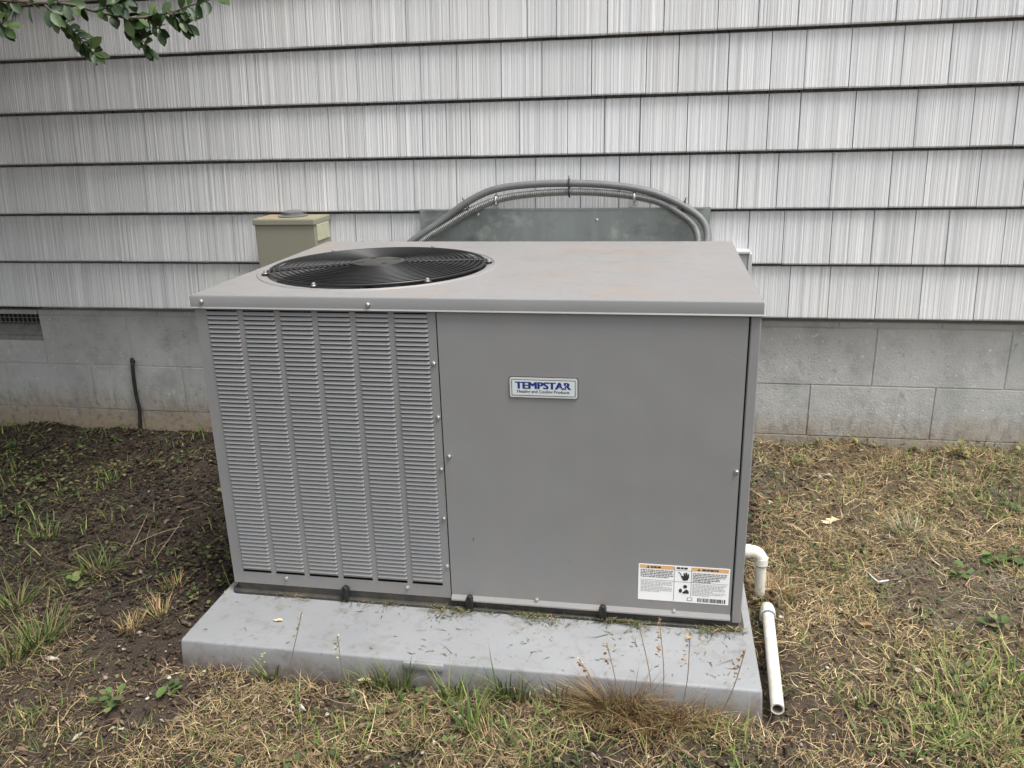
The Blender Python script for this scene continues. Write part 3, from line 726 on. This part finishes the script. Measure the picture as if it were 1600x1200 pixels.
def rawmesh(name,V,F,C,mat):
    me=bpy.data.meshes.new(name); k=F.shape[1]
    me.vertices.add(len(V)); me.vertices.foreach_set('co',V.astype(np.float32).ravel())
    me.loops.add(F.size); me.loops.foreach_set('vertex_index',F.astype(np.int32).ravel())
    me.polygons.add(len(F)); me.polygons.foreach_set('loop_start',np.arange(0,F.size,k,dtype=np.int32)); 
    me.update(calc_edges=True); me.validate()
    at=me.color_attributes.new('Col','FLOAT_COLOR','POINT'); at.data.foreach_set('color',np.concatenate([C,np.ones((len(C),1))],1).astype(np.float32).ravel())
    me.materials.append(mat); return me
def pick(pal,n,var=.25,wts=None):
    P=np.array(pal); c=P[rng.choice(len(P),n,p=wts)]; return np.clip(c*(1+rng.uniform(-var,var,(n,1))),.005,1)
def stuff(name,V,F,C,mat,label=None,cat=None):
    o=link(bpy.data.objects.new(name,rawmesh(name,V,F,C,mat))); tag(o,label,cat,kind='stuff'); return o
def off_pad(x,y,m=.0): return ~((x>-.785-m)&(x<.512+m)&(y>-1.357-m)&(y<-.26+m))
def sample(n,x0=-2.75,x1=1.95,y0=-1.95,y1=.03):
    x=rng.uniform(x0,x1,n); y=rng.uniform(y0,y1,n); k=off_pad(x,y,.002)&~((x>-.75)&(x<.46)&(y>-1.3)); return x[k],y[k]
def right(x): return smooth(.35,.65,x)
# -- soil crumbs and bark bits
x,y=sample(52000); keep=rng.random(len(x))<(.95-.55*right(x)); x,y=x[keep],y[keep]; n=len(x)
s=np.exp(rng.normal(math.log(.0042),.5,n)); s=np.minimum(s,.010)
dirs=np.array([(1,0,0),(-1,0,0),(0,1,0),(0,-1,0),(0,0,1),(0,0,-1)],float)
V=dirs[None]*s[:,None,None]*rng.uniform(.35,1.3,(n,6,1)); a=rng.uniform(0,6.28,n); st=rng.uniform(.5,2.4,n)
vx=V[...,0]*st[:,None];vy=V[...,1]/np.sqrt(st)[:,None]
V=np.stack([vx*np.cos(a)[:,None]-vy*np.sin(a)[:,None]+x[:,None],vx*np.sin(a)[:,None]+vy*np.cos(a)[:,None]+y[:,None],V[...,2]*.7+(gh(x,y)+s*.35+.003)[:,None]],-1)
fo=np.array([(0,2,4),(2,1,4),(1,3,4),(3,0,4),(2,0,5),(1,2,5),(3,1,5),(0,3,5)])
F=(np.arange(n)[:,None,None]*6+fo[None]).reshape(-1,3)
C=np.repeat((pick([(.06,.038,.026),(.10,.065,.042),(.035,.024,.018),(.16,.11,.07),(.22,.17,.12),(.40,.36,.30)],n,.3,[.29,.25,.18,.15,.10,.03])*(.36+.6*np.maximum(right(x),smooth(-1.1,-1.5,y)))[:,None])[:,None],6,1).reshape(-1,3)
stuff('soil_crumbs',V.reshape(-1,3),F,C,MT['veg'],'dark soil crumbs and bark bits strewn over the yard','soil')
# -- lying thatch
x,y=sample(440000)
front=smooth(-1.30,-1.42,y)*smooth(-.85,-.6,x)
den=.26+.85*right(x)+.62*front*(1-right(x))+.36*smooth(-1.15,-1.5,y)*(1-right(x))
den*=np.clip(.66+.95*vnoise(x,y,7,2),.08+.34*right(x),1.35)
k=rng.random(len(x))<den*.62; x,y,front=x[k],y[k],front[k]; n=len(x); rt=right(x)>rng.random(n)
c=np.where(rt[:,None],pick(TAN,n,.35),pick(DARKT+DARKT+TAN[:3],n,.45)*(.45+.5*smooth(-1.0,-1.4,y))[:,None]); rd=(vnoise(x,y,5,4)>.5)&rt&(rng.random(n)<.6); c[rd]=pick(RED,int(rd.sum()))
fr=(front>rng.random(n))&~rt; c[fr]=pick(TAN,int(fr.sum()),.45)*.75
gy=rt&(vnoise(x,y,4,9)>.35)&(rng.random(n)<.7); c[gy]=pick([(.17,.14,.11),(.12,.10,.08),(.24,.21,.16)],int(gy.sum()))
gg=rng.random(n)<.10+.12*(right(x)*(vnoise(x,y,5,6)>.1)); c[gg]=pick(GRN,int(gg.sum()))*.8
L=np.exp(rng.normal(math.log(.026),.55,n))
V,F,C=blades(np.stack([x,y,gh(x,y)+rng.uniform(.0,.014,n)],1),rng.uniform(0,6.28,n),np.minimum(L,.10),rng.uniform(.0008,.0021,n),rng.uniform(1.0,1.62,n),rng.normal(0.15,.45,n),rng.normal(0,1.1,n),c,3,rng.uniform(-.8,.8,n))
stuff('dry_thatch',V,F,C,MT['veg'],'dry tan grass thatch lying over the dirt','dry grass')
# -- the yard goes on past the view
n=110000; x=rng.uniform(-6.5,5.5,n); y=rng.uniform(-6.5,.02,n); k=~((x>-2.75)&(x<1.95)&(y>-1.95))&(rng.random(n)<np.exp(-np.maximum(0,np.hypot(x+.4,y+1)-2.2)/2.4)+.15); x,y=x[k],y[k]; n=len(x)
gc=rng.random(n)<.35; c=pick(TAN,n,.35)*.8; c[gc]=pick(GRN,int(gc.sum()))
V,F,C=blades(np.stack([x,y,gh(x,y)],1),rng.uniform(0,6.28,n),np.exp(rng.normal(math.log(.05),.4,n)),rng.uniform(.002,.004,n),np.where(gc,rng.uniform(.3,1.1,n),rng.uniform(1.1,1.6,n)),rng.normal(.2,.4,n),rng.normal(0,.8,n),c,3,rng.uniform(-.8,.8,n))
stuff('yard_grass',V,F,C,MT['veg'],'thin mixed lawn grass of the yard around the unit','grass')
# -- short green and yellowing grass
x,y=sample(80000)
den=.06+1.1*smooth(.62,1.05,x)*smooth(-.75,-1.2,y)+.26*smooth(.6,1.2,x)+.30*smooth(-1.33,-1.45,y)*(1-right(x))+.14*smooth(-1.0,-1.6,x)
den*=np.clip(.45+1.1*vnoise(x,y,7,5),.0,1.5)
k=rng.random(len(x))<den*.75; x,y=x[k],y[k]; n=len(x)
V,F,C=blades(np.stack([x,y,gh(x,y)-.002],1),rng.uniform(0,6.28,n),np.exp(rng.normal(math.log(.042),.4,n)),rng.uniform(.0018,.0042,n),rng.uniform(.1,.9,n),rng.uniform(.3,1.3,n),rng.normal(0,.4,n),pick(GRN,n),4)
stuff('short_grass',V,F,C,MT['veg'],'short green and yellowing grass growing through the thatch','grass')
# -- small round-leaved ground cover
def leaf_cloud(x,y,z,s,c,asp=.75):
    n=len(x); a=rng.uniform(0,6.28,n); pt=np.array([(0,0),(.45,.38),(.85,.30),(1,0),(.85,-.30),(.45,-.38)],float); pt[:,1]*=asp/.75*1.0
    tz=rng.uniform(-.5,.5,n); V=np.zeros((n,6,3))
    lx=pt[None,:,0]*s[:,None];ly=pt[None,:,1]*s[:,None]
    V[...,0]=x[:,None]+lx*np.cos(a)[:,None]-ly*np.sin(a)[:,None];V[...,1]=y[:,None]+lx*np.sin(a)[:,None]+ly*np.cos(a)[:,None]
    V[...,2]=z[:,None]+lx*tz[:,None]+np.abs(ly)*.35
    fo=np.array([(0,1,2,3),(0,3,4,5)]); F=(np.arange(n)[:,None,None]*6+fo[None]).reshape(-1,4)
    return V.reshape(-1,3),F,np.repeat(c[:,None],6,1).reshape(-1,3)
x,y=sample(60000)
den=np.where(x<-.7,.55*smooth(-1.6,-.7,y)*np.clip(.22+1.3*vnoise(x,y,5,7),.03,1),.45*np.clip(.15+1.2*vnoise(x,y,6,8),0,1))+.25*smooth(-.12,-.0,y)*(rng.random(len(y))<.4)
k=rng.random(len(x))<den*.8; x,y=x[k],y[k]; n=len(x)
V,F,C=leaf_cloud(x,y,gh(x,y)+rng.uniform(.004,.028,n),rng.uniform(.007,.018,n),pick([(.055,.085,.026),(.085,.11,.036),(.15,.15,.06),(.04,.065,.022),(.15,.11,.06),(.09,.06,.035)],n))
stuff('ground_cover',V,F,C,MT['veg'],'low small-leaved weeds spreading over the bare dirt','weeds')

# -- single tufts
def tuft(name,u,v,n,L,wd,spread,lean,bend,pal,label,cat,group,base=.03,lf=1.0):
    p=ground(u,VP(u,v)); n=int(n*1.3); L*=lf; wd*=1.05
    a=rng.uniform(0,6.28,n); rr=base*np.sqrt(rng.random(n)); bx=rr*np.cos(a);by=rr*np.sin(a)
    z=gh(p[0]+bx,p[1]+by)-p[2]-.004
    V,F,C=blades(np.stack([bx,by,z],1),a+rng.normal(0,.6,n),L*rng.uniform(.55,1.15,n),wd*rng.uniform(.7,1.2,n),lean*rng.random(n)**.7,bend*rng.uniform(.3,1.2,n),rng.normal(0,.35,n),pick(pal,n),5)
    def inpad(): B_=(V+p).reshape(n,11,3); return ((B_[...,0]>-.785)&(B_[...,0]<.515)&(B_[...,1]>-1.356)&(B_[...,1]<-.27)&(B_[...,2]<.056)).any(1)
    bad=np.repeat(inpad(),11)                       # no blade grows through the pad: turn it outwards
    V[bad,1]=-V[bad,1]; F=F[~inpad()[F[:,0]//11]]
    o=link(bpy.data.objects.new(name,rawmesh(name,V,F,C,MT['veg'])),None,tuple(p)); return tag(o,label,cat,group)
GD=[(.07,.11,.028),(.05,.085,.022),(.11,.14,.04),(.17,.17,.06),(.14,.11,.05)]
VP=lambda u,v:max(v,1032+(u-280)*.0835+17) if 250<u<1180 and v>1000 else v
g1='green grass tufts left of the pad'
for u,v,n,L in ((150,895,55,.105),(75,840,40,.09),(60,1010,70,.12),(25,950,45,.11),(18,1040,50,.10),(110,925,20,.06)):
    tuft('grass_tuft',u,v,n,L,.0036,.02,1.05,.8,GD,'green grass tuft in the bare dirt to the side of the pad under the fan','grass tuft',g1,.034)
for u,v,n,L in ((205,985,60,.055),(250,965,45,.07),(272,920,40,.06)):
    tuft('grass_tuft',u,v,n,L,.0022,.02,.8,.6,RED[:2]+TAN[:2]+GRN[3:4],'small straw-yellow grass tuft beside the fan-side corner of the pad','grass tuft','dry tufts beside the pad corner',.022)
g2='green tufts along the front of the pad'
for u,v,n,L in ((590,1060,34,.085),(625,1080,42,.09),(720,1085,30,.075),(790,1090,60,.095),(812,1072,40,.085),(870,1078,30,.10),(1010,1095,22,.08),(430,1040,22,.06),(735,1145,40,.08),(700,1100,26,.08)):
    tuft('grass_tuft',u,v,n,L,.0034,.02,.55,.8,GRN,'green grass tuft growing against the front edge of the pad','grass tuft',g2,.026,1.35)
MIX=RED+RED+TAN[:2]+GRN[3:4]+DARKT[:1]
tuft('dry_grass_clump',965,1110,700,.135,.0019,.03,.80,.9,MIX,'tallest rusty dry grass clump at the front edge of the pad','grass clump','rusty clumps along the pad',.05)
tuft('dry_grass_clump',915,1104,240,.10,.0019,.03,1.0,.8,MIX,'rusty dry clump beside the tallest one, on its fan side','grass clump','rusty clumps along the pad',.05)
tuft('dry_grass_clump',1012,1128,380,.09,.0018,.03,1.15,.8,MIX,'matted rusty dry clump lying out from the tallest one','grass clump','rusty clumps along the pad',.07)
tuft('dry_grass_clump',1062,1118,400,.095,.0018,.03,1.0,.8,MIX,'rusty dry clump next to the tallest one, towards the drain pipe','grass clump','rusty clumps along the pad',.055)
tuft('dry_grass_clump',1118,1124,130,.065,.0018,.03,1.1,.8,MIX+GRN[2:4],'small rusty and green clump by the pad corner next to the drain pipe','grass clump','rusty clumps along the pad',.05)
tuft('dry_grass_clump',1203,926,420,.05,.0016,.03,1.15,.7,TAN+RED,'tan straw clump heaped around the drain pipe riser','grass clump',None,.06)
tuft('wiry_plant',1425,838,130,.085,.0016,.03,1.1,1.1,PALE+TAN[:1],'pale grey wiry dried plant sprawled on the straw','dried plant',None,.05)
g3='green grass tufts in the straw beyond the drain pipe'
GL=[(.12,.18,.04),(.09,.145,.035),(.19,.23,.065),(.27,.27,.10),(.30,.24,.12)]
for u,v,n,L in ((1500,1090,60,.07),(1545,1130,70,.075),(1470,1140,60,.065),(1590,1100,60,.075),(1430,1165,45,.06),(1515,1180,60,.07),(1580,1180,60,.07),(1495,1060,36,.07),(1540,1060,40,.06),(1450,1100,30,.05),(1590,1040,40,.06)):
    tuft('grass_tuft',u,v,n,L,.0034,.02,1.15,.8,GL,'sprawling green grass tuft in the green patch farthest from the block wall','grass tuft','sprawling tufts of the green patch',.06)
for u,v,n,L in ((1330,920,26,.05),(1360,955,24,.045),(1470,905,24,.045),(1400,1030,20,.04),(1360,1110,26,.05),(1325,890,20,.05),(1270,1010,18,.04),(1300,1080,18,.04)):
    tuft('grass_tuft',u,v,n,L,.0028,.02,.9,.8,GL,'sparse yellow-green tuft in the straw between the drain pipe and the green patch','grass tuft','sparse tufts in the straw by the drain pipe',.03)
for u,v,n,L in ((1535,790,30,.045),(1480,790,24,.04),(1250,725,24,.045),(1590,900,36,.05),(1440,735,22,.035),(1370,720,18,.035),(1560,745,22,.035)):
    tuft('grass_tuft',u,v,n,L,.0028,.02,.95,.8,GL,'short green tuft in the straw near the block foundation','grass tuft','short tufts near the foundation',.035)
for u,v,n,L in ((30,1140,26,.05),(75,1120,24,.05),(110,1165,26,.05),(160,1180,24,.05),(215,1150,20,.045),(310,1170,22,.05),(350,1120,18,.045),(395,1170,22,.05),(150,1050,18,.04),(100,1060,20,.05),(60,1185,26,.05)):
    tuft('grass_tuft',u,v,n,L,.0026,.02,1.0,.8,GD+TAN[:1],'thin patchy grass tuft in the dirt out past the fan-side corner of the pad','grass tuft','thin tufts past the pad corner',.04)
for u,v,n,L in ((470,1140,24,.06),(540,1165,26,.06),(600,1130,24,.07),(655,1160,30,.06),(770,1165,34,.07),(850,1180,26,.06),(920,1175,26,.05),(1040,1180,24,.05),(1130,1150,20,.05),(500,1185,26,.05)):
    tuft('grass_tuft',u,v,n,L,.0028,.02,.9,.9,GRN+TAN[:2],'mixed green and straw tuft a step out from the front of the pad','grass tuft','mixed tufts out from the pad front',.035)
# -- broad-leaved weeds
def weed(u,v,nl,s,h,pal,label,group,stem=True):
    p=ground(u,v); root=empty('weed',tuple(p),label,'weed',group)
    st=MB(); VV=[];FF=[];CC=[]
    for k in range(max(2,nl//5)):
        a=random.uniform(0,6.28); t=random.uniform(.1,.5)
        st.tube([(p[0],p[1],p[2]-.005),(p[0]+t*h*.5*math.cos(a),p[1]+t*h*.5*math.sin(a),p[2]+h*.5),(p[0]+t*h*math.cos(a),p[1]+t*h*math.sin(a),p[2]+h*random.uniform(.7,1))],[.0014,.0012,.0006],5)
    st.build('stem',MT['twig'],root)
    for i in range(nl):
        a=random.uniform(0,6.28);rr=random.uniform(.1,1)*h*.55
        V,F,C=leaf_cloud(np.array([p[0]+rr*math.cos(a)]),np.array([p[1]+rr*math.sin(a)]),np.array([p[2]+h*random.uniform(.15,1)]),np.array([s*random.uniform(.6,1.2)]),pick(pal,1))
        o=link(bpy.data.objects.new('leaf',rawmesh('leaf',V,F,C,MT['leafm'])),root)
LG=[(.075,.12,.035),(.10,.145,.045),(.055,.09,.03),(.14,.15,.06)]; YG=[(.20,.21,.07),(.15,.17,.05),(.24,.20,.08)]
for u,v,nl,s,h in ((115,912,10,.026,.03),(175,1105,12,.024,.04),(300,930,6,.02,.02),(265,1088,7,.024,.03),(55,760,12,.022,.03),(180,690,10,.018,.03),(20,700,12,.02,.03)):
    weed(u,v,nl,s,h,LG,'low broad-leaved green weed in the dark dirt among the grass tufts','broad-leaved weeds in the dark dirt')
for u,v,nl,s,h in ((1500,715,16,.022,.05),(1335,697,14,.020,.03),(1595,715,12,.022,.04),(1430,705,10,.016,.025)):
    weed(u,v,nl,s,h,YG,'yellowish weed at the foot of the block foundation','weeds along the foundation')
for u,v,nl,s,h in ((1545,880,13,.028,.03),(1500,900,9,.026,.025),(1588,880,10,.03,.03),(1445,965,5,.022,.02),(1555,985,7,.025,.025),(1580,800,8,.022,.03)):
    weed(u,v,nl,s,h,LG,'broad green weed leaves lying in the straw past the dried plant','broad-leaved weeds in the straw')
# -- tall thin stems with seed heads by the pad
def stalk(u,v,u2,v2,label,pal,heads=True):
    p=ground(u,VP(u,v)+4); d=ray(u2,v2); q=CAM+d*((p[1]-.012-CAM[1])/d[1])
    root=MB().tube(spline([p-np.array([0,0,.01]),p*.55+q*.45+np.array([.006,-.008,.006]),q],5),[.0010]*11,5).build('weed_stalk',MT['twig'],None,at=tuple(p))
    tag(root,label,'weed stalk','thin weed stalks in front of the pad')
    if heads:
        n=16; t=rng.uniform(.6,1,n)[:,None]; P=p+(q-p)*t
        V,F,C=leaf_cloud(P[:,0]-.003,P[:,1],P[:,2],rng.uniform(.005,.009,n),pick(pal,n))
        link(bpy.data.objects.new('seed_head',rawmesh('seed_head',V,F,C,MT['veg'])),root)
for u,v,u2,v2 in ((445,1035,472,955),(535,1062,527,992),(405,1030,413,1022)):
    stalk(u,v,u2,v2,'thin stalk with pale seed heads leaning over the fan end of the pad',PALE)
for u,v,u2,v2,h in ((1034,1092,1030,965,1),(1020,1085,998,975,0),(1062,1080,1078,985,1),(1120,1085,1165,1015,1),(945,1062,905,1030,1),(965,1060,948,1005,1)):
    stalk(u,v,u2,v2,'thin reddish stalk rising from the rusty clump over the pad',RED,h)

# -- clippings on the pad
n=3000; x=rng.uniform(-.76,.49,n); t=rng.random(n)*.80
y=np.where(t<.62,-1.151-np.abs(rng.normal(0,.012,n))*(1+.8*np.sin(x*23)),rng.uniform(-1.335,-1.16,n)); k=(rng.random(n)<np.where(x<-.35,.15,.9)*np.where(y<-1.185,.60,1)*np.clip(.55+.8*np.sin(x*31+1),.1,1)); x,y=x[k],y[k]; n=len(x)
V,F,C=blades(np.stack([x,y,.0505+rng.uniform(0,.012,n)*(y>-1.18)],1),rng.uniform(0,6.28,n),np.exp(rng.normal(math.log(.012),.55,n)),rng.uniform(.0010,.0026,n),rng.uniform(1.35,1.57,n),rng.normal(0,.15,n),rng.normal(0,.5,n),pick(GD+GD+DARKT+TAN[1:2],n)*.9,2)
stuff('clippings',V,F,C,MT['veg'],'loose grass clippings scattered on the grey pad','clippings')

# ================================================================ SMALL LOOSE THINGS
def leaf_thing(name,u,v,outline,scale,rot,mat,label,zoff=.012,z=None,group=None):
    p=ground(u,v) if z is None else on_z(u,v,z); c,s=math.cos(rot),math.sin(rot); m=MB(); n=len(outline)
    pts=[(0,0)]+outline
    def zz(a,b): return p[2]+zoff+.25*abs(b)*scale+.10*scale*math.sin(a*4)
    top=[(p[0]+(a*c-b*s)*scale,p[1]+(a*s+b*c)*scale,zz(a,b)) for a,b in pts]; bot=[(x_,y_,z_-.0006) for x_,y_,z_ in top]
    f=[(0,i+1,(i+1)%n+1) for i in range(n)]+[(n+1,n+1+(i+1)%n+1,n+1+i+1) for i in range(n)]+[(i+1,n+1+i+1,n+1+(i+1)%n+1,(i+1)%n+1) for i in range(n)]
    o=m.add(top+bot,f).build(name,mat,None,at=tuple(p)); return tag(o,label,'leaf',group)
lobed=[(1,0),(.75,.15),(.6,.12),(.45,.42),(.25,.18),(-.1,.48),(-.3,.2),(-.75,.35),(-.6,.05),(-.95,-.1),(-.5,-.2),(-.3,-.45),(0,-.2),(.3,-.4),(.45,-.12),(.8,-.12)]
oval=[(1,0),(.6,.3),(.1,.4),(-.5,.32),(-.95,.05),(-.9,-.1),(-.4,-.35),(.2,-.38),(.7,-.22)]
leaf_thing('fallen_leaf',1297,820,lobed,.034,.5,MT['deadleaf'],'pale cream lobed fallen leaf lying on the straw')
leaf_thing('fallen_leaf',570,1069,oval,.016,.3,MT['deadleaf'],'pale yellow fallen leaf below the front edge of the pad')
leaf_thing('fallen_leaf',552,930,oval,.011,.1,MT['brownleaf'],'small reddish brown leaf at the base of the louvred panel',.004,z=.058)
leaf_thing('fallen_leaf',435,971,oval,.012,.1,MT['deadleaf'],'crumpled pale leaf scrap on the fan end of the pad',.004,z=.049)
leaf_thing('fallen_leaf',1352,982,oval,.017,-.1,MT['brownleaf'],'narrow brown leaf on the straw between the pipe and the green grass')
p=ground(1366,905)
o=MB().tube([ground(1354,899)+np.array([0,0,.012]),ground(1362,909)+np.array([0,0,.014]),ground(1372,915)+np.array([0,0,.010]),ground(1388,914)+np.array([0,0,.014])],[.0015,.0028,.003,.0015],5).build('plastic_scrap',MT['scrap'],None,at=tuple(p)); tag(o,'curled white plastic scrap lying on the straw','plastic scrap')
for (a,b),(c,d) in (((205,858),(290,828)),((200,872),(232,808)),((238,885),(288,816)),((115,865),(145,858)),((828,1143),(875,1105)),((1240,937),(1275,930)),((1295,990),(1340,1012)),((345,1190),(380,1160))):
    A=ground(a,b)+np.array([0,0,.010]);B=ground(c,d)+np.array([0,0,.014]); m_=(A+B)/2+np.array([random.uniform(-.006,.006),.004,.004])
    o=MB().tube(spline([A,m_,B],4),[.0013]*8+[.0006],5).build('twig',MT['twig'],None,at=tuple(A)); tag(o,'thin pale dry twig lying on the dirt','twig','dry twigs on the dirt')
peb=MB().lathe([(.45,-.5),(.9,-.25),(1,.1),(.7,.45),(.25,.6)],n=7).mesh('pebble',MT['stone'],smoothf=2)
for u,v,s in ((265,1063,.007),(276,1055,.005),(231,1095,.006),(262,1042,.004),(193,1142,.005),(395,1065,.004),(320,1052,.004),(1292,1047,.007),(1433,1052,.010),(1312,955,.007),(1220,968,.009),(90,706,.004),(233,770,.004),(1395,1160,.005),(660,1180,.006),(1360,1010,.006)):
    p=ground(u,v); o=link(bpy.data.objects.new('pebble',peb),None,(p[0],p[1],p[2]+s*.4+.004)); s*=.7; o.scale=(s*random.uniform(.8,1.4),s,s*.7); o.rotation_euler=(0,0,random.uniform(0,6))
    tag(o,'small pale stone lying on the dirt','pebble','pale stones on the dirt')

# ================================================================ TREE
def build_tree():
    bx,by=-2.75,-1.75; bz=float(gh(bx,by)); R_=random.Random(4)
    tree=empty('tree',(bx,by,bz),'small-leaved green tree whose branch hangs in front of the siding','tree')
    tr=MB(); limbs=[]
    trunk=spline([(bx,by,bz-.05),(bx+.04,by+.02,bz+.7),(bx-.03,by+.05,bz+1.4),(bx+.05,by+.1,bz+2.1)],6)
    tr.tube(trunk,list(np.linspace(.085,.05,len(trunk))),10); top=trunk[-1]
    ends=[]
    for k in range(15):
        a=2*math.pi*k/15+R_.uniform(-.2,.2); el=R_.uniform(.15,1.1); L=R_.uniform(1.0,1.9); s0=trunk[R_.randint(9,len(trunk)-1)]
        dx=np.array([math.cos(a)*math.cos(el),math.sin(a)*math.cos(el),math.sin(el)])
        if s0[1]+dx[1]*L>-.25: dx[1]*=.45
        m_=s0+dx*L*.5+np.array([0,0,.10]); e=s0+dx*L
        P=spline([s0,m_,e],5); tr.tube(P,list(np.linspace(.032,.008,len(P))),6)
        for q in range(6):
            t=R_.randint(3,len(P)-1); b2=P[t]; d2=np.array([R_.uniform(-1,1),R_.uniform(-1,1),R_.uniform(-.3,.8)]); e2=b2+d2*.45
            if e2[1]>-.12: e2[1]=-.15
            tr.tube([b2,(b2+e2)/2+np.array([0,0,.04]),e2],[.009,.006,.003],5); ends.append((b2,e2))
        ends.append((m_,e))
    # heavy limb over the left end of the wall
    arm=spline([top,(-2.1,-1.3,2.25),(-1.55,-1.05,2.3),(-1.05,-.85,2.25)],5); tr.tube(arm,list(np.linspace(.035,.012,len(arm))),6)
    for q in range(30):
        b2=arm[R_.randint(3,len(arm)-1)]; e2=b2+np.array([R_.uniform(-.5,.35),R_.uniform(-.5,.55),R_.uniform(-.12,.6)]); e2[1]=min(e2[1],-.15); e2[2]=max(e2[2],1.95)
        tr.tube([b2,(b2+e2)/2,e2],[.008,.005,.003],5); ends.append((b2,e2))
    t_=tr.build('trunk',MT['bark'],tree,smoothf=2)
    n=30000; idx=rng.integers(0,len(ends),n); B=np.array([e[0] for e in ends])[idx];E_=np.array([e[1] for e in ends])[idx]
    P=B+(E_-B)*rng.random((n,1))**.7+rng.normal(0,.085,(n,3))
    k=34000; g_=rng.normal(0,1,(k,3)); g_/=np.linalg.norm(g_,axis=1)[:,None]; g_*=rng.random((k,1))**.45
    lob=np.array([(-2.5,-1.25,2.75,1.25,.95,.70),(-1.75,-.80,2.45,.95,.60,.42),(-3.3,-1.0,2.1,.9,.85,.95),(-2.9,-2.0,2.6,.9,.8,.7),(-2.2,-.9,3.4,1.2,.75,.6)])[rng.integers(0,5,k)]
    P=np.concatenate([P,lob[:,:3]+g_*lob[:,3:]+rng.normal(0,.05,(k,3))])
    # nothing of the crown reaches down into the view below its hanging branch
    q=(P-CAM)@AX.T; vis=(q[:,2]>.1)&(q[:,1]*F_PX/np.maximum(q[:,2],.1)>-660)&(np.abs(q[:,0])*F_PX/np.maximum(q[:,2],.1)<880)
    P=P[~vis&(P[:,1]<-.03)]; n=len(P)
    V,F,C=leaf_cloud(P[:,0],P[:,1],P[:,2],rng.uniform(.034,.06,n),pick([(.055,.10,.03),(.075,.125,.035),(.04,.075,.025),(.10,.15,.045)],n),.85)
    cr=link(bpy.data.objects.new('crown',rawmesh('crown',V,F,C,MT['leafm'])),tree); tag(cr,kind='stuff')
    # hanging branch in the picture
    T=1.5
    tw=[[(-330,-190),(-160,-60),(-40,-8),(60,4),(110,7),(150,18),(205,28),(262,20),(300,8),(345,-6)],[(70,8),(92,28),(112,46),(132,68),(148,84)],[(150,18),(175,8),(200,-6)],[(190,26),(205,38),(214,52),(232,74)],[(205,28),(235,36),(252,48)],[(-60,-10),(-20,18),(8,44)],[(262,20),(280,28),(292,38)],[(60,4),(20,14),(-20,30)]]
    br=MB(); paths=[]
    for i,pp in enumerate(tw):
        P=spline([at_depth(u,v,T+(.22*(-u/330) if u<0 else 0)+.03*math.sin(u*.05+i)) for u,v in pp],6); paths.append(P)
        br.tube(P,list(np.linspace(.0042 if i==0 else .0020,.0009,len(P))),6)
    c0=arm[4]; P=spline([c0,(c0+paths[0][0])/2+np.array([-.1,-.05,.05]),paths[0][0]],5); br.tube(P,list(np.linspace(.012,.0042,len(P))),6)
    bo=br.build('branch',MT['bark'],tree,smoothf=2)
    # leaf mesh, obovate and folded along the midrib
    ol=[(0,0),(.25,.19),(.55,.27),(.80,.19),(1,0),(.80,-.19),(.55,-.27),(.25,-.19)]
    meshes=[]
    for col in ((.022,.046,.014),(.032,.062,.017),(.016,.034,.012),(.055,.088,.025)):
        v=[(x_,y_,.30*abs(y_)-.10*x_*x_) for x_,y_ in ol]+[(.3,0,-.01),(.62,0,-.04)]
        f=[(0,1,8),(1,2,9,8),(2,3,9),(3,4,9),(4,5,9),(5,6,9),(6,7,8,9),(7,0,8)]
        me=MB().add(v,f).mesh('leaf',MT['leafm'],smoothf=2)
        at=me.color_attributes.new('Col','FLOAT_COLOR','POINT'); at.data.foreach_set('color',[*col,1]*len(me.vertices)); meshes.append(me)
    def leaf(p,dirv,s):
        o=bpy.data.objects.new('leaf',R_.choice(meshes)); link(o,bo,tuple(p)); o.scale=(s,s,s)
        x_=Vector(dirv).normalized(); up=Vector((R_.uniform(-.8,.8),R_.uniform(-1.3,-.1),R_.uniform(.2,1))).normalized(); y_=up.cross(x_).normalized(); z_=x_.cross(y_)
        o.rotation_euler=Matrix((x_,y_,z_)).transposed().to_euler()
    for i,P in enumerate(paths):
        m_=len(P)
        for j in range(1,m_,2 if i==0 else 1):
            if i==0 and j<10: continue
            t=Vector(P[min(j+1,m_-1)])-Vector(P[j-1]); t.normalize()
            for sgn in (-1,1):
                if R_.random()<.12: continue
                sd=Vector((AX[1][0],AX[1][1],AX[1][2]))*sgn*(1 if sgn>0 else .8); d=t*.6+sd*R_.uniform(.4,1.1)+Vector((R_.uniform(-.4,.4),R_.uniform(-.6,.6),R_.uniform(-.3,.1)))
                leaf(P[j],d,R_.uniform(.020,.036))
        leaf(P[-1],Vector(P[-1])-Vector(P[-2]),.030)
build_tree()
